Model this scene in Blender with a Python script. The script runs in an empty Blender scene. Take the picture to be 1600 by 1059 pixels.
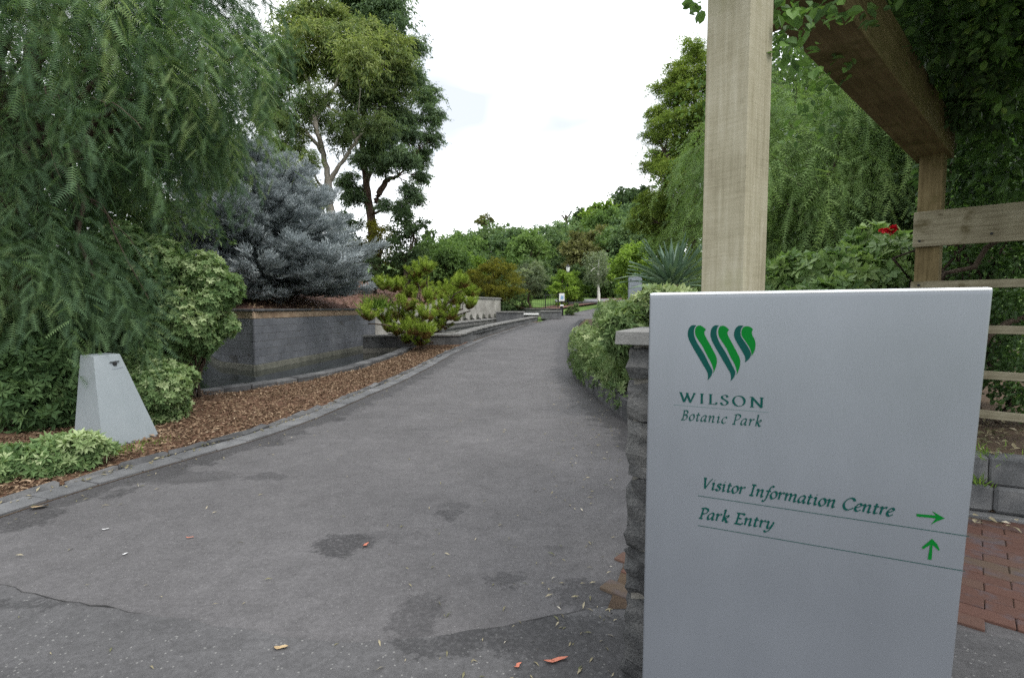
import bpy, math
import numpy as np
from mathutils import Vector, Matrix

rng = np.random.default_rng(11)
sc = bpy.context.scene
COL = sc.collection
R = math.radians

# ------------------------------------------------------------------ camera
EYE, FPX, TH = 1.6, 800.0, R(3.54)
cam_d = bpy.data.cameras.new('camera')
cam_d.lens = 18.0; cam_d.sensor_width = 36.0; cam_d.sensor_fit = 'HORIZONTAL'
cam_d.clip_start = 0.05; cam_d.clip_end = 3000
cam = bpy.data.objects.new('camera', cam_d); COL.objects.link(cam)
cam.location = (0, 0, EYE); cam.rotation_euler = (R(90) - TH, 0, 0)
sc.camera = cam

# ------------------------------------------------------------------ sky, sun, exposure
SUN_EL, SUN_AZ = R(56), R(140)          # azimuth clockwise from +Y
world = bpy.data.worlds.new('World'); sc.world = world; world.use_nodes = True
nt = world.node_tree; nt.nodes.clear()
wo = nt.nodes.new('ShaderNodeOutputWorld'); bg = nt.nodes.new('ShaderNodeBackground')
sky = nt.nodes.new('ShaderNodeTexSky'); sky.sky_type = 'NISHITA'; sky.sun_disc = False
sky.sun_elevation = SUN_EL; sky.sun_rotation = SUN_AZ; sky.dust_density = 2.0
tc = nt.nodes.new('ShaderNodeTexCoord'); mp = nt.nodes.new('ShaderNodeMapping')
mp.inputs['Scale'].default_value = (1, 1, 2.2); mp.inputs['Location'].default_value = (5.1, 2.2, 0.4)
nz = nt.nodes.new('ShaderNodeTexNoise'); nz.inputs['Scale'].default_value = 2.3
nz.inputs['Detail'].default_value = 3; nz.inputs['Roughness'].default_value = 0.5
rp = nt.nodes.new('ShaderNodeValToRGB')
rp.color_ramp.elements[0].position = 0.34; rp.color_ramp.elements[0].color = (5.4, 5.7, 6.15, 1)
rp.color_ramp.elements[1].position = 0.56; rp.color_ramp.elements[1].color = (14.2, 14.5, 14.8, 1)   # overcast deck, in the sky's own units
mx = nt.nodes.new('ShaderNodeMix'); mx.data_type = 'RGBA'
mx.inputs[0].default_value = .88                           # share of cloud over clear sky
nt.links.new(tc.outputs['Generated'], mp.inputs['Vector']); nt.links.new(mp.outputs[0], nz.inputs['Vector'])
nt.links.new(nz.outputs['Fac'], rp.inputs['Fac']); nt.links.new(rp.outputs['Color'], mx.inputs[7])
nt.links.new(sky.outputs['Color'], mx.inputs[6]); nt.links.new(mx.outputs[2], bg.inputs['Color'])
bg.inputs['Strength'].default_value = 0.1
nt.links.new(bg.outputs[0], wo.inputs['Surface'])

sun_d = bpy.data.lights.new('sun', 'SUN'); sun_d.energy = 1.3; sun_d.angle = R(25); sun_d.color = (1, 0.96, 0.9)
sun = bpy.data.objects.new('sun', sun_d); COL.objects.link(sun)
sv = Vector((math.sin(SUN_AZ) * math.cos(SUN_EL), math.cos(SUN_AZ) * math.cos(SUN_EL), math.sin(SUN_EL)))
sun.rotation_euler = sv.to_track_quat('Z', 'Y').to_euler(); sun.location = (0, 0, 30)

vs = sc.view_settings
vs.view_transform = 'Standard'; vs.look = 'None'; vs.gamma = 1.0; vs.use_curve_mapping = False
vs.exposure = 0.88
cy = sc.cycles
cy.max_bounces = 7; cy.diffuse_bounces = 4; cy.glossy_bounces = 3; cy.transmission_bounces = 4
cy.use_denoising = False

# ------------------------------------------------------------------ helpers
def h(x, y):
    """height of the lie of the land"""
    x = np.asarray(x, float); y = np.asarray(y, float)
    s = np.clip(y - 8, 0, 38)
    z = .0014 * s * s + .1064 * (np.clip(y, 46, 150) - 46)
    z = z + .16 * np.clip(x - 9 - .12 * y, 0, 60) * np.clip((y - 6) / 10, 0, 1)
    z = z + .06 * np.clip(-x - 14, 0, 60) * np.clip((y - 6) / 10, 0, 1)
    return z

def ray(px, py):
    u = (px - 800) / FPX; v = (529.5 - py) / FPX
    Y = math.cos(TH) + v * math.sin(TH); Z = -math.sin(TH) + v * math.cos(TH)
    return u / Y, Z / Y

def W(px, py, d):
    """point of the place at forward distance d metres"""
    a, b = ray(px, py)
    return np.array((a * d, d, EYE + b * d))

def nrm(a):
    a = np.asarray(a, float)
    return a / np.maximum(np.linalg.norm(a, axis=-1, keepdims=True), 1e-9)

def link(o, parent=None):
    COL.objects.link(o)
    if parent is not None: o.parent = parent
    return o

def tag(o, label=None, cat=None, group=None, kind=None):
    if label: o['label'] = label
    if cat: o['category'] = cat
    if group: o['group'] = group
    if kind: o['kind'] = kind
    return o

def empty(name, loc=(0, 0, 0)):
    o = bpy.data.objects.new(name, None); o.empty_display_size = .1
    o.location = tuple(float(c) for c in loc)
    return link(o)

def np_mesh(name, V, faces, mat, tone=None, smooth=False):
    """faces: list of (k,m) int arrays"""
    V = np.ascontiguousarray(V, dtype=np.float32)
    faces = [np.asarray(f, dtype=np.int32) for f in faces if len(f)]
    me = bpy.data.meshes.new(name)
    me.vertices.add(len(V)); me.vertices.foreach_set('co', V.ravel())
    nl = sum(f.size for f in faces); npoly = sum(len(f) for f in faces)
    me.loops.add(nl); me.polygons.add(npoly)
    me.loops.foreach_set('vertex_index', np.concatenate([f.ravel() for f in faces]))
    tot = np.concatenate([np.full(len(f), f.shape[1], np.int32) for f in faces])
    st = np.concatenate([[0], np.cumsum(tot)[:-1]]).astype(np.int32)
    me.polygons.foreach_set('loop_start', st)
    try: me.polygons.foreach_set('loop_total', tot)
    except Exception: pass
    me.polygons.foreach_set('use_smooth', np.full(npoly, bool(smooth)))
    if tone is not None:
        at = me.attributes.new('tone', 'FLOAT', 'FACE')
        at.data.foreach_set('value', np.ascontiguousarray(tone, dtype=np.float32))
    me.update(calc_edges=True); me.validate()
    if mat is not None: me.materials.append(mat)
    return me

def obj(name, me, parent=None, loc=None, rot=None, scale=None):
    o = bpy.data.objects.new(name, me)
    if loc is not None: o.location = tuple(float(c) for c in loc)
    if rot is not None: o.rotation_euler = rot
    if scale is not None: o.scale = scale
    return link(o, parent)

class MB:
    """collects shapes into one mesh"""
    def __init__(s): s.V = []; s.F = {}; s.n = 0
    def add(s, V, faces):
        V = np.asarray(V, float)
        for f in faces: s.F.setdefault(len(f), []).append([i + s.n for i in f])
        s.V.append(V); s.n += len(V)
    def addnp(s, V, F):
        s.V.append(np.asarray(V, float)); s.F.setdefault(F.shape[1], []).extend((F + s.n).tolist()); s.n += len(V)
    def box(s, c, sx, sy, sz, M=None):
        v = np.array([(x, y, z) for x in (-.5, .5) for y in (-.5, .5) for z in (-.5, .5)]) * (sx, sy, sz)
        if M is not None: v = v @ np.asarray(M).T
        s.add(v + np.asarray(c), [(0, 1, 3, 2), (4, 6, 7, 5), (0, 4, 5, 1), (2, 3, 7, 6), (0, 2, 6, 4), (1, 5, 7, 3)])
    def tube(s, P, rad, n=6):
        P = np.asarray(P, float); m = len(P); rad = np.broadcast_to(rad, (m,))
        T = nrm(np.gradient(P, axis=0))
        a = np.cross(T, np.where(np.abs(T[:, 2:3]) > .9, (1., 0, 0), (0, 0, 1.))); a = nrm(a); b = np.cross(T, a)
        th = np.arange(n) * 2 * math.pi / n
        V = P[:, None] + rad[:, None, None] * (np.cos(th)[None, :, None] * a[:, None] + np.sin(th)[None, :, None] * b[:, None])
        i = np.arange(m - 1)[:, None] * n; j = np.arange(n)[None]; k = (j + 1) % n
        F = np.stack([i + j, i + k, i + n + k, i + n + j], -1).reshape(-1, 4)
        s.addnp(V.reshape(-1, 3), F)
    def build(s, name, mat, parent=None, smooth=False, tone=None):
        me = np_mesh(name, np.concatenate(s.V), [np.array(f) for f in s.F.values()], mat, tone, smooth)
        return obj(name, me, parent)

def chamfer(sx, sy, sz, c, jit=0, seed=0):
    """block with broken edges, 24 vertices"""
    r = np.random.default_rng(seed)
    V = []; hx, hy, hz = sx / 2, sy / 2, sz / 2; idx = {}
    for x in (-1, 1):
        for y in (-1, 1):
            for z in (-1, 1):
                for k in range(3):
                    p = [x * (hx - c), y * (hy - c), z * (hz - c)]; p[k] = (x, y, z)[k] * (hx, hy, hz)[k]
                    idx[(x, y, z, k)] = len(V); V.append(p)
    V = np.array(V)
    if jit: V = V + r.normal(0, jit, V.shape)
    F = []
    for k in range(3):
        a, b = [(1, 2), (2, 0), (0, 1)][k]
        for sgn in (-1, 1):
            q = []
            for (u, v) in ((-1, -1), (1, -1), (1, 1), (-1, 1)):
                t = [0, 0, 0]; t[k] = sgn; t[a] = u; t[b] = v; q.append(idx[(*t, k)])
            F.append(tuple(q if sgn > 0 else q[::-1]))
    for k in range(3):
        a, b = [(1, 2), (2, 0), (0, 1)][k]
        for u in (-1, 1):
            for v in (-1, 1):
                t0 = [0, 0, 0]; t0[k] = -1; t0[a] = u; t0[b] = v; t1 = list(t0); t1[k] = 1
                q = (idx[(*t0, a)], idx[(*t1, a)], idx[(*t1, b)], idx[(*t0, b)])
                F.append(q if u * v > 0 else q[::-1])
    for x in (-1, 1):
        for y in (-1, 1):
            for z in (-1, 1):
                q = tuple(idx[(x, y, z, k)] for k in range(3))
                F.append(q if x * y * z > 0 else q[::-1])
    return V, F

def block_mesh(name, sx, sy, sz, c, mat, jit=0, seed=0):
    V, F = chamfer(sx, sy, sz, c, jit, seed); b = MB(); b.add(V, F)
    return np_mesh(name, np.concatenate(b.V), [np.array(f) for f in b.F.values()], mat)

# ------------------------------------------------------------------ materials
def node(t, kind, **kw):
    n = t.nodes.new(kind)
    for k, v in kw.items(): setattr(n, k, v)
    return n

def ramp(t, stops):
    r = node(t, 'ShaderNodeValToRGB'); e = r.color_ramp.elements
    while len(e) < len(stops): e.new(.5)
    for i, (p, c) in enumerate(stops):
        e[i].position = p; e[i].color = (*c, 1) if len(c) == 3 else c
    return r

def noise(t, vec, scale, detail=4, rough=.55):
    n = node(t, 'ShaderNodeTexNoise'); n.inputs['Scale'].default_value = scale
    n.inputs['Detail'].default_value = detail; n.inputs['Roughness'].default_value = rough
    t.links.new(vec, n.inputs['Vector']); return n.outputs['Fac']

def mixc(t, fac, a, b, blend='MIX'):
    m = node(t, 'ShaderNodeMix', data_type='RGBA', blend_type=blend)
    for s, v in ((m.inputs[0], fac), (m.inputs[6], a), (m.inputs[7], b)):
        if hasattr(v, 'is_linked'): t.links.new(v, s)
        elif isinstance(v, (int, float)): s.default_value = v
        else: s.default_value = (*v, 1)
    return m.outputs[2]

def mth(t, op, a, b=0., c=None, clamp=False):
    m = node(t, 'ShaderNodeMath', operation=op, use_clamp=clamp)
    for s, v in zip(m.inputs, (a, b, c)):
        if v is None: continue
        if hasattr(v, 'is_linked'): t.links.new(v, s)
        else: s.default_value = v
    return m.outputs[0]

def new_mat(name, rough=.8, spec=.3):
    m = bpy.data.materials.new(name); m.use_nodes = True; t = m.node_tree
    b = t.nodes['Principled BSDF']; b.inputs['Roughness'].default_value = rough
    b.inputs['Specular IOR Level'].default_value = spec
    return m, t, b

def bump(t, b, hgt, strength=.4, dist=.01):
    n = node(t, 'ShaderNodeBump'); n.inputs['Strength'].default_value = strength; n.inputs['Distance'].default_value = dist
    t.links.new(hgt, n.inputs['Height']); t.links.new(n.outputs[0], b.inputs['Normal'])

def rough_mat(name, stops, scale=6., fine=60., rough=.85, bs=.5, bd=.01, spec=.3, coord='pos', rnd=.0, speck=None, stretch=None):
    """uneven mineral/wood surface: broad tone noise, fine grain, relief; rnd shifts the tone per object"""
    m, t, b = new_mat(name, rough, spec)
    if coord == 'pos': v = node(t, 'ShaderNodeNewGeometry').outputs['Position']
    else: v = node(t, 'ShaderNodeTexCoord').outputs['Object']
    if stretch:
        mm = node(t, 'ShaderNodeMapping'); mm.inputs['Scale'].default_value = stretch
        t.links.new(v, mm.inputs['Vector']); v = mm.outputs[0]
    n1 = noise(t, v, scale, 5, .6); n2 = noise(t, v, fine, 4, .65)
    f = mth(t, 'ADD', mth(t, 'MULTIPLY', n1, .62), mth(t, 'MULTIPLY', n2, .38))
    if rnd:
        oi = node(t, 'ShaderNodeObjectInfo').outputs['Random']
        f = mth(t, 'ADD', f, mth(t, 'MULTIPLY', mth(t, 'SUBTRACT', oi, .5), rnd))
    r = ramp(t, stops); t.links.new(f, r.inputs['Fac']); c = r.outputs['Color']
    if speck:
        vo = node(t, 'ShaderNodeTexVoronoi'); vo.inputs['Scale'].default_value = speck[0]; t.links.new(v, vo.inputs['Vector'])
        k = mth(t, 'LESS_THAN', vo.outputs['Distance'], speck[1]); c = mixc(t, k, c, speck[2])
    t.links.new(c, b.inputs['Base Color'])
    if bs: bump(t, b, n2, bs, bd)
    return m

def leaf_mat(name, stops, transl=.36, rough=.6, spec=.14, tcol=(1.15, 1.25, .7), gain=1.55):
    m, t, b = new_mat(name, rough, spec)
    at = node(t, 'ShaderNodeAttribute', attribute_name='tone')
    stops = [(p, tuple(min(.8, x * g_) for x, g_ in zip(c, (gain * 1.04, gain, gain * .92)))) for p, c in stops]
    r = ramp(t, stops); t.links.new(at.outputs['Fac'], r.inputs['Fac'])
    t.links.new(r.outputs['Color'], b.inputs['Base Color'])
    tr = node(t, 'ShaderNodeBsdfTranslucent')
    t.links.new(mixc(t, 1., r.outputs['Color'], tcol, 'MULTIPLY'), tr.inputs['Color'])
    ms = node(t, 'ShaderNodeMixShader'); ms.inputs[0].default_value = transl
    t.links.new(b.outputs[0], ms.inputs[1]); t.links.new(tr.outputs[0], ms.inputs[2])
    t.links.new(ms.outputs[0], t.nodes['Material Output'].inputs['Surface'])
    return m

def flat_mat(name, c, rough=.6, spec=.3, metal=0.):
    m, t, b = new_mat(name, rough, spec); b.inputs['Base Color'].default_value = (*c, 1); b.inputs['Metallic'].default_value = metal
    return m

# asphalt with damp patches -----------------------------------------------------
def asphalt(name, base, patches, gutter=False, coarse=1.):
    m, t, b = new_mat(name, .82, .35)
    v = node(t, 'ShaderNodeNewGeometry').outputs['Position']
    n1 = noise(t, v, 1.1, 6, .6); n2 = noise(t, v, 34, 5, .7); n3 = noise(t, v, 230 * coarse, 2, .5)
    n0 = noise(t, v, 7., 5, .65)
    f = mth(t, 'ADD', mth(t, 'ADD', mth(t, 'MULTIPLY', n1, .2), mth(t, 'MULTIPLY', n0, .16)), mth(t, 'ADD', mth(t, 'MULTIPLY', n2, .26), mth(t, 'MULTIPLY', n3, .38)))
    r = ramp(t, [(.34, tuple(.42 * x for x in base)), (.5, base), (.66, tuple(1.85 * x for x in base))])
    t.links.new(f, r.inputs['Fac'])
    # pale stone chips showing in the surface
    vo = node(t, 'ShaderNodeTexVoronoi'); vo.inputs['Scale'].default_value = 95 / coarse; t.links.new(v, vo.inputs['Vector'])
    pk = node(t, 'ShaderNodeTexWhiteNoise'); t.links.new(vo.outputs['Color'], pk.inputs['Vector'])
    chip = mth(t, 'MULTIPLY', mth(t, 'LESS_THAN', vo.outputs['Distance'], .3), mth(t, 'GREATER_THAN', pk.outputs['Value'], .94 if coarse == 1 else .9))
    c = mixc(t, mth(t, 'MULTIPLY', chip, .75), r.outputs['Color'], (.22, .218, .21))
    # damp, dark patches
    wn = node(t, 'ShaderNodeTexNoise'); wn.inputs['Scale'].default_value = 9; wn.inputs['Detail'].default_value = 6; wn.inputs['Roughness'].default_value = .75
    t.links.new(v, wn.inputs['Vector'])
    off = node(t, 'ShaderNodeVectorMath', operation='MULTIPLY_ADD')
    t.links.new(wn.outputs['Color'], off.inputs[0]); off.inputs[1].default_value = (.42, .42, 0); off.inputs[2].default_value = (-.21, -.21, 0)
    pv = node(t, 'ShaderNodeVectorMath', operation='ADD'); t.links.new(v, pv.inputs[0]); t.links.new(off.outputs[0], pv.inputs[1])
    mask = None
    for (cx, cy_, rx, ry, st) in patches:
        s1 = node(t, 'ShaderNodeVectorMath', operation='SUBTRACT'); t.links.new(pv.outputs[0], s1.inputs[0]); s1.inputs[1].default_value = (cx, cy_, 0)
        s2 = node(t, 'ShaderNodeVectorMath', operation='MULTIPLY'); t.links.new(s1.outputs[0], s2.inputs[0]); s2.inputs[1].default_value = (1 / rx, 1 / ry, 0)
        ln = node(t, 'ShaderNodeVectorMath', operation='LENGTH'); t.links.new(s2.outputs[0], ln.inputs[0])
        mr = node(t, 'ShaderNodeMapRange', interpolation_type='SMOOTHSTEP'); t.links.new(ln.outputs['Value'], mr.inputs['Value'])
        mr.inputs['From Min'].default_value = 1.12; mr.inputs['From Max'].default_value = .8; mr.inputs['To Max'].default_value = st
        mask = mr.outputs[0] if mask is None else mth(t, 'MAXIMUM', mask, mr.outputs[0])
    if gutter:
        for nm, wd, st in (('edge_l', .42, .72), ('edge_r', .55, .8)):
            at = node(t, 'ShaderNodeAttribute', attribute_name=nm)
            e = mth(t, 'ADD', at.outputs['Fac'], mth(t, 'MULTIPLY', mth(t, 'SUBTRACT', noise(t, v, 2.6, 6, .7), .5), 1.5))
            mr = node(t, 'ShaderNodeMapRange', interpolation_type='SMOOTHSTEP'); t.links.new(e, mr.inputs['Value'])
            mr.inputs['From Min'].default_value = wd; mr.inputs['From Max'].default_value = wd - .16; mr.inputs['To Max'].default_value = st
            mask = mth(t, 'MAXIMUM', mask, mr.outputs[0])
    brk = node(t, 'ShaderNodeMapRange', interpolation_type='SMOOTHSTEP'); t.links.new(noise(t, v, 42, 4, .7), brk.inputs['Value'])
    brk.inputs['From Min'].default_value = .32; brk.inputs['From Max'].default_value = .55; brk.inputs['To Min'].default_value = .3
    mask = mth(t, 'MULTIPLY', mask, brk.outputs[0])
    c = mixc(t, mask, c, mixc(t, 1., c, (.3, .3, .31), 'MULTIPLY'))
    t.links.new(c, b.inputs['Base Color'])
    t.links.new(mth(t, 'SUBTRACT', .84, mth(t, 'MULTIPLY', mask, .2)), b.inputs['Roughness'])
    bump(t, b, mth(t, 'ADD', mth(t, 'MULTIPLY', n3, .6), mth(t, 'MULTIPLY', n2, .6)), .55, .006)
    return m

M = {}
M['asphalt'] = asphalt('asphalt', (.09, .087, .089), [(-1.15, 3.38, .2, .19, .85), (-.48, 3.88, .1, .1, .75), (-.04, 2.93, .11, .09, .7), (-.46, 4.06, .12, .08, .45),
    (.3, 3.3, .1, .06, .4), (-.5, 2.55, .13, .22, .6), (.42, 2.78, .2, .16, .75), (-.8, 3.5, .22, .06, .35), (-3.1, 4.75, .5, .2, .5), (-2.35, 4.75, .22, .12, .5)], gutter=True)
M['apron'] = asphalt('asphalt_apron', (.076, .075, .077), [(.2, 2.42, .62, .16, .8), (.36, 2.2, .4, .3, .62), (-.35, 2.32, .22, .06, .7), (-2.4, 2.0, .5, .25, .35), (-2.6, 2.66, .3, .05, .6)], coarse=1.5)
M['soil'] = rough_mat('soil', [(.3, (.045, .03, .02)), (.5, (.085, .058, .038)), (.7, (.13, .095, .06))], 3, 40, .95, .8, .03)
M['mulch'] = rough_mat('mulch', [(.3, (.06, .03, .018)), (.5, (.14, .075, .045)), (.7, (.24, .15, .1))], 4, 70, .95, 1., .03)
M['bank'] = rough_mat('bank_mulch', [(.3, (.07, .032, .024)), (.5, (.15, .08, .06)), (.72, (.25, .16, .13))], 3, 30, .95, 1., .05)
M['grass'] = rough_mat('grassy_ground', [(.3, (.045, .08, .018)), (.5, (.085, .15, .03)), (.7, (.14, .22, .05))], .6, 14, .95, .6, .05)
M['bluestone'] = rough_mat('bluestone', [(.3, (.07, .074, .083)), (.5, (.115, .122, .137)), (.7, (.17, .178, .196))], 1.2, 45, .7, .4, .005, rnd=.1)
M['bluestone_dark'] = rough_mat('kerb_bluestone', [(.3, (.04, .041, .043)), (.5, (.082, .083, .085)), (.7, (.15, .15, .15))], 5, 60, .85, .6, .008, rnd=.2)
M['paver'] = rough_mat('grey_paver', [(.3, (.07, .072, .075)), (.5, (.12, .122, .126)), (.7, (.185, .187, .19))], 4, 70, .85, .5, .006, rnd=.16)
M['band'] = rough_mat('tan_stone_band', [(.3, (.15, .1, .065)), (.5, (.3, .22, .15)), (.7, (.42, .33, .24))], 3, 40, .85, .5, .006, rnd=.15)
M['mortar'] = rough_mat('mortar', [(.3, (.11, .105, .095)), (.6, (.22, .21, .185))], 12, 80, .95, .5, .008)
M['basalt'] = rough_mat('basalt_rubble', [(.3, (.03, .031, .032)), (.48, (.075, .076, .076)), (.7, (.16, .158, .152))], 9, 90, .8, .9, .012, rnd=.2)
M['cap'] = rough_mat('cap_stone', [(.3, (.12, .12, .115)), (.55, (.21, .208, .2)), (.75, (.33, .33, .31))], 14, 150, .85, .6, .004)
M['concrete'] = rough_mat('weathered_concrete', [(.3, (.14, .135, .12)), (.5, (.3, .29, .265)), (.7, (.46, .45, .42))], 1.5, 22, .9, .4, .01)
M['concrete_block'] = rough_mat('concrete_block', [(.32, (.06, .063, .065)), (.5, (.11, .113, .116)), (.7, (.185, .185, .183))], 6, 140, .9, .7, .006, rnd=.12)
M['wet_line'] = rough_mat('lime_stain', [(.3, (.06, .062, .052)), (.6, (.17, .17, .14))], 5, 40, .8, .3, .005)
M['bark'] = rough_mat('brown_bark', [(.3, (.03, .022, .016)), (.5, (.08, .058, .042)), (.7, (.16, .125, .095))], 3, 20, .9, 1., .03, stretch=(3, 3, .7))
M['bark_red'] = rough_mat('red_bark', [(.3, (.04, .024, .018)), (.5, (.095, .06, .046)), (.7, (.17, .12, .095))], 2, 12, .9, 1., .03, stretch=(3, 3, .6))
M['bark_pale'] = rough_mat('pale_gum_bark', [(.3, (.12, .1, .08)), (.48, (.27, .24, .2)), (.7, (.42, .39, .35))], 1.2, 9, .8, .4, .02, stretch=(2, 2, .6))
M['birch'] = rough_mat('birch_bark', [(.25, (.2, .19, .17)), (.45, (.62, .6, .56))], 8, 20, .8, .2, .01)
M['black'] = flat_mat('black_iron', (.012, .012, .013), .5)
M['white'] = flat_mat('white_enamel', (.8, .8, .8), .4)
M['teal'] = flat_mat('dark_teal_print', (.003, .05, .042), .6, .08)
M['green'] = flat_mat('green_print', (.001, .12, .016), .6, .08)
M['line'] = flat_mat('thin_teal_print', (.02, .1, .09), .5)
M['bluep'] = flat_mat('pale_blue_print', (.25, .4, .6), .5)
M['black_hole'] = flat_mat('keyhole_black', (.01, .01, .01), .6)
M['silver_box'] = rough_mat('grey_painted_steel', [(.3, (.2, .23, .245)), (.6, (.24, .27, .287)), (.8, (.26, .29, .308))], 1.2, 9, .42, .05, .001, spec=.5)
M['pillar'] = rough_mat('grey_panel', [(.3, (.2, .225, .26)), (.7, (.25, .275, .31))], 2, 90, .5, .03, .001)

def timber(name, tones, saw=True, stain=None):
    """rough sawn pine: long grain along local Z, cross saw marks, green-grey weathering"""
    m, t, b = new_mat(name, .85, .2)
    v = node(t, 'ShaderNodeTexCoord').outputs['Object']
    mm = node(t, 'ShaderNodeMapping'); mm.inputs['Scale'].default_value = (1, 1, .05); t.links.new(v, mm.inputs['Vector'])
    g = noise(t, mm.outputs[0], 46, 5, .6); broad = noise(t, v, 3.2, 4, .6)
    m2 = node(t, 'ShaderNodeMapping'); m2.inputs['Scale'].default_value = (.09, .09, 1); m2.inputs['Rotation'].default_value = (.12, .05, 0); t.links.new(v, m2.inputs['Vector'])
    s = noise(t, m2.outputs[0], 85, 5, .7)
    f = mth(t, 'ADD', mth(t, 'MULTIPLY', g, .44), mth(t, 'ADD', mth(t, 'MULTIPLY', broad, .4), mth(t, 'MULTIPLY', s, .16 if saw else .04)))
    r = ramp(t, [(.32, tones[0]), (.48, tones[1]), (.64, tones[2])]); t.links.new(f, r.inputs['Fac']); c = r.outputs['Color']
    if stain:
        st = ramp(t, [(.54, (0, 0, 0)), (.68, (1, 1, 1))]); t.links.new(noise(t, v, stain[0], 4, .6), st.inputs['Fac'])
        c = mixc(t, mth(t, 'MULTIPLY', st.outputs['Color'], stain[2]), c, stain[1])
    vo = node(t, 'ShaderNodeTexVoronoi'); vo.inputs['Scale'].default_value = 3.3
    m3 = node(t, 'ShaderNodeMapping'); m3.inputs['Scale'].default_value = (1.6, 1.6, 1); t.links.new(v, m3.inputs['Vector']); t.links.new(m3.outputs[0], vo.inputs['Vector'])
    kn = ramp(t, [(.03, (1, 1, 1)), (.075, (0, 0, 0))]); t.links.new(vo.outputs['Distance'], kn.inputs['Fac'])
    c = mixc(t, mth(t, 'MULTIPLY', kn.outputs['Color'], .6), c, (.06, .045, .02))
    t.links.new(c, b.inputs['Base Color'])
    bump(t, b, mth(t, 'ADD', g, mth(t, 'MULTIPLY', s, .8 if saw else .15)), .45, .004)
    return m

M['post'] = timber('pale_sawn_timber', ((.18, .16, .104), (.3, .274, .196), (.4, .374, .29)), True, (2.1, (.19, .19, .085), .5))
M['timber_dark'] = timber('mossy_timber', ((.1, .075, .035), (.175, .135, .068), (.25, .205, .115)), False, (3.5, (.075, .07, .02), .6))
M['rail'] = timber('weathered_rail', ((.15, .13, .085), (.26, .235, .165), (.36, .335, .26)), False, (4.5, (.07, .055, .02), .75))

def brushed():
    m, t, b = new_mat('silver_painted_metal', .42, .5)
    v = node(t, 'ShaderNodeTexCoord').outputs['Object']
    mm = node(t, 'ShaderNodeMapping'); mm.inputs['Scale'].default_value = (60, 60, 1.5); t.links.new(v, mm.inputs['Vector'])
    g = noise(t, mm.outputs[0], 9, 3, .6); w = noise(t, v, 2.3, 3, .5)
    f = mth(t, 'ADD', mth(t, 'MULTIPLY', g, .5), mth(t, 'MULTIPLY', w, .5))
    r = ramp(t, [(.3, (.208, .224, .25)), (.7, (.232, .249, .277))]); t.links.new(f, r.inputs['Fac'])
    m5 = node(t, 'ShaderNodeMapping'); m5.inputs['Scale'].default_value = (2.5, 2.5, .9); t.links.new(v, m5.inputs['Vector'])
    stk = ramp(t, [(.36, (.955, .957, .957)), (.64, (1.02, 1.02, 1.02))]); t.links.new(noise(t, m5.outputs[0], 1.6, 5, .65), stk.inputs['Fac'])
    # small pale scuffs and droppings
    vo = node(t, 'ShaderNodeTexVoronoi'); vo.inputs['Scale'].default_value = 7; t.links.new(v, vo.inputs['Vector'])
    k = mth(t, 'LESS_THAN', vo.outputs['Distance'], .022)
    c = mixc(t, mth(t, 'MULTIPLY', k, .5), mixc(t, 1., r.outputs['Color'], stk.outputs['Color'], 'MULTIPLY'), (.7, .7, .68))
    t.links.new(c, b.inputs['Base Color']); b.inputs['Metallic'].default_value = .5
    rr = mth(t, 'ADD', .3, mth(t, 'MULTIPLY', w, .2)); t.links.new(rr, b.inputs['Roughness'])
    bump(t, b, g, .04, .001)
    return m
M['sign'] = brushed()

def brick_mat():
    m, t, b = new_mat('clay_paver', .88, .25)
    v = node(t, 'ShaderNodeTexCoord').outputs['Object']
    oi = node(t, 'ShaderNodeObjectInfo').outputs['Random']
    of = node(t, 'ShaderNodeVectorMath', operation='ADD'); t.links.new(v, of.inputs[0])
    cb = node(t, 'ShaderNodeCombineXYZ'); t.links.new(mth(t, 'MULTIPLY', oi, 37.), cb.inputs[2]); t.links.new(cb.outputs[0], of.inputs[1])
    r = ramp(t, [(0, (.078, .038, .031)), (.4, (.1, .048, .038)), (.7, (.092, .052, .041)), (.93, (.084, .068, .05))]); t.links.new(oi, r.inputs['Fac'])
    n1 = noise(t, of.outputs[0], 6, 3, .6); fl = ramp(t, [(.5, (0, 0, 0)), (.66, (1, 1, 1))]); t.links.new(n1, fl.inputs['Fac'])
    c = mixc(t, mth(t, 'MULTIPLY', fl.outputs['Color'], .85), r.outputs['Color'], (.075, .07, .085))
    c = mixc(t, mth(t, 'MULTIPLY', noise(t, of.outputs[0], 60, 4, .7), .45), c, (.14, .085, .06))
    t.links.new(c, b.inputs['Base Color']); bump(t, b, noise(t, v, 90, 4, .7), .5, .004)
    return m
M['brick'] = brick_mat()

m, t, b = new_mat('pond_water', .06, .5); b.inputs['Base Color'].default_value = (.012, .016, .014, 1)
bump(t, b, noise(t, node(t, 'ShaderNodeNewGeometry').outputs['Position'], 5, 2, .5), .06, .02); M['water'] = m

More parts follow.
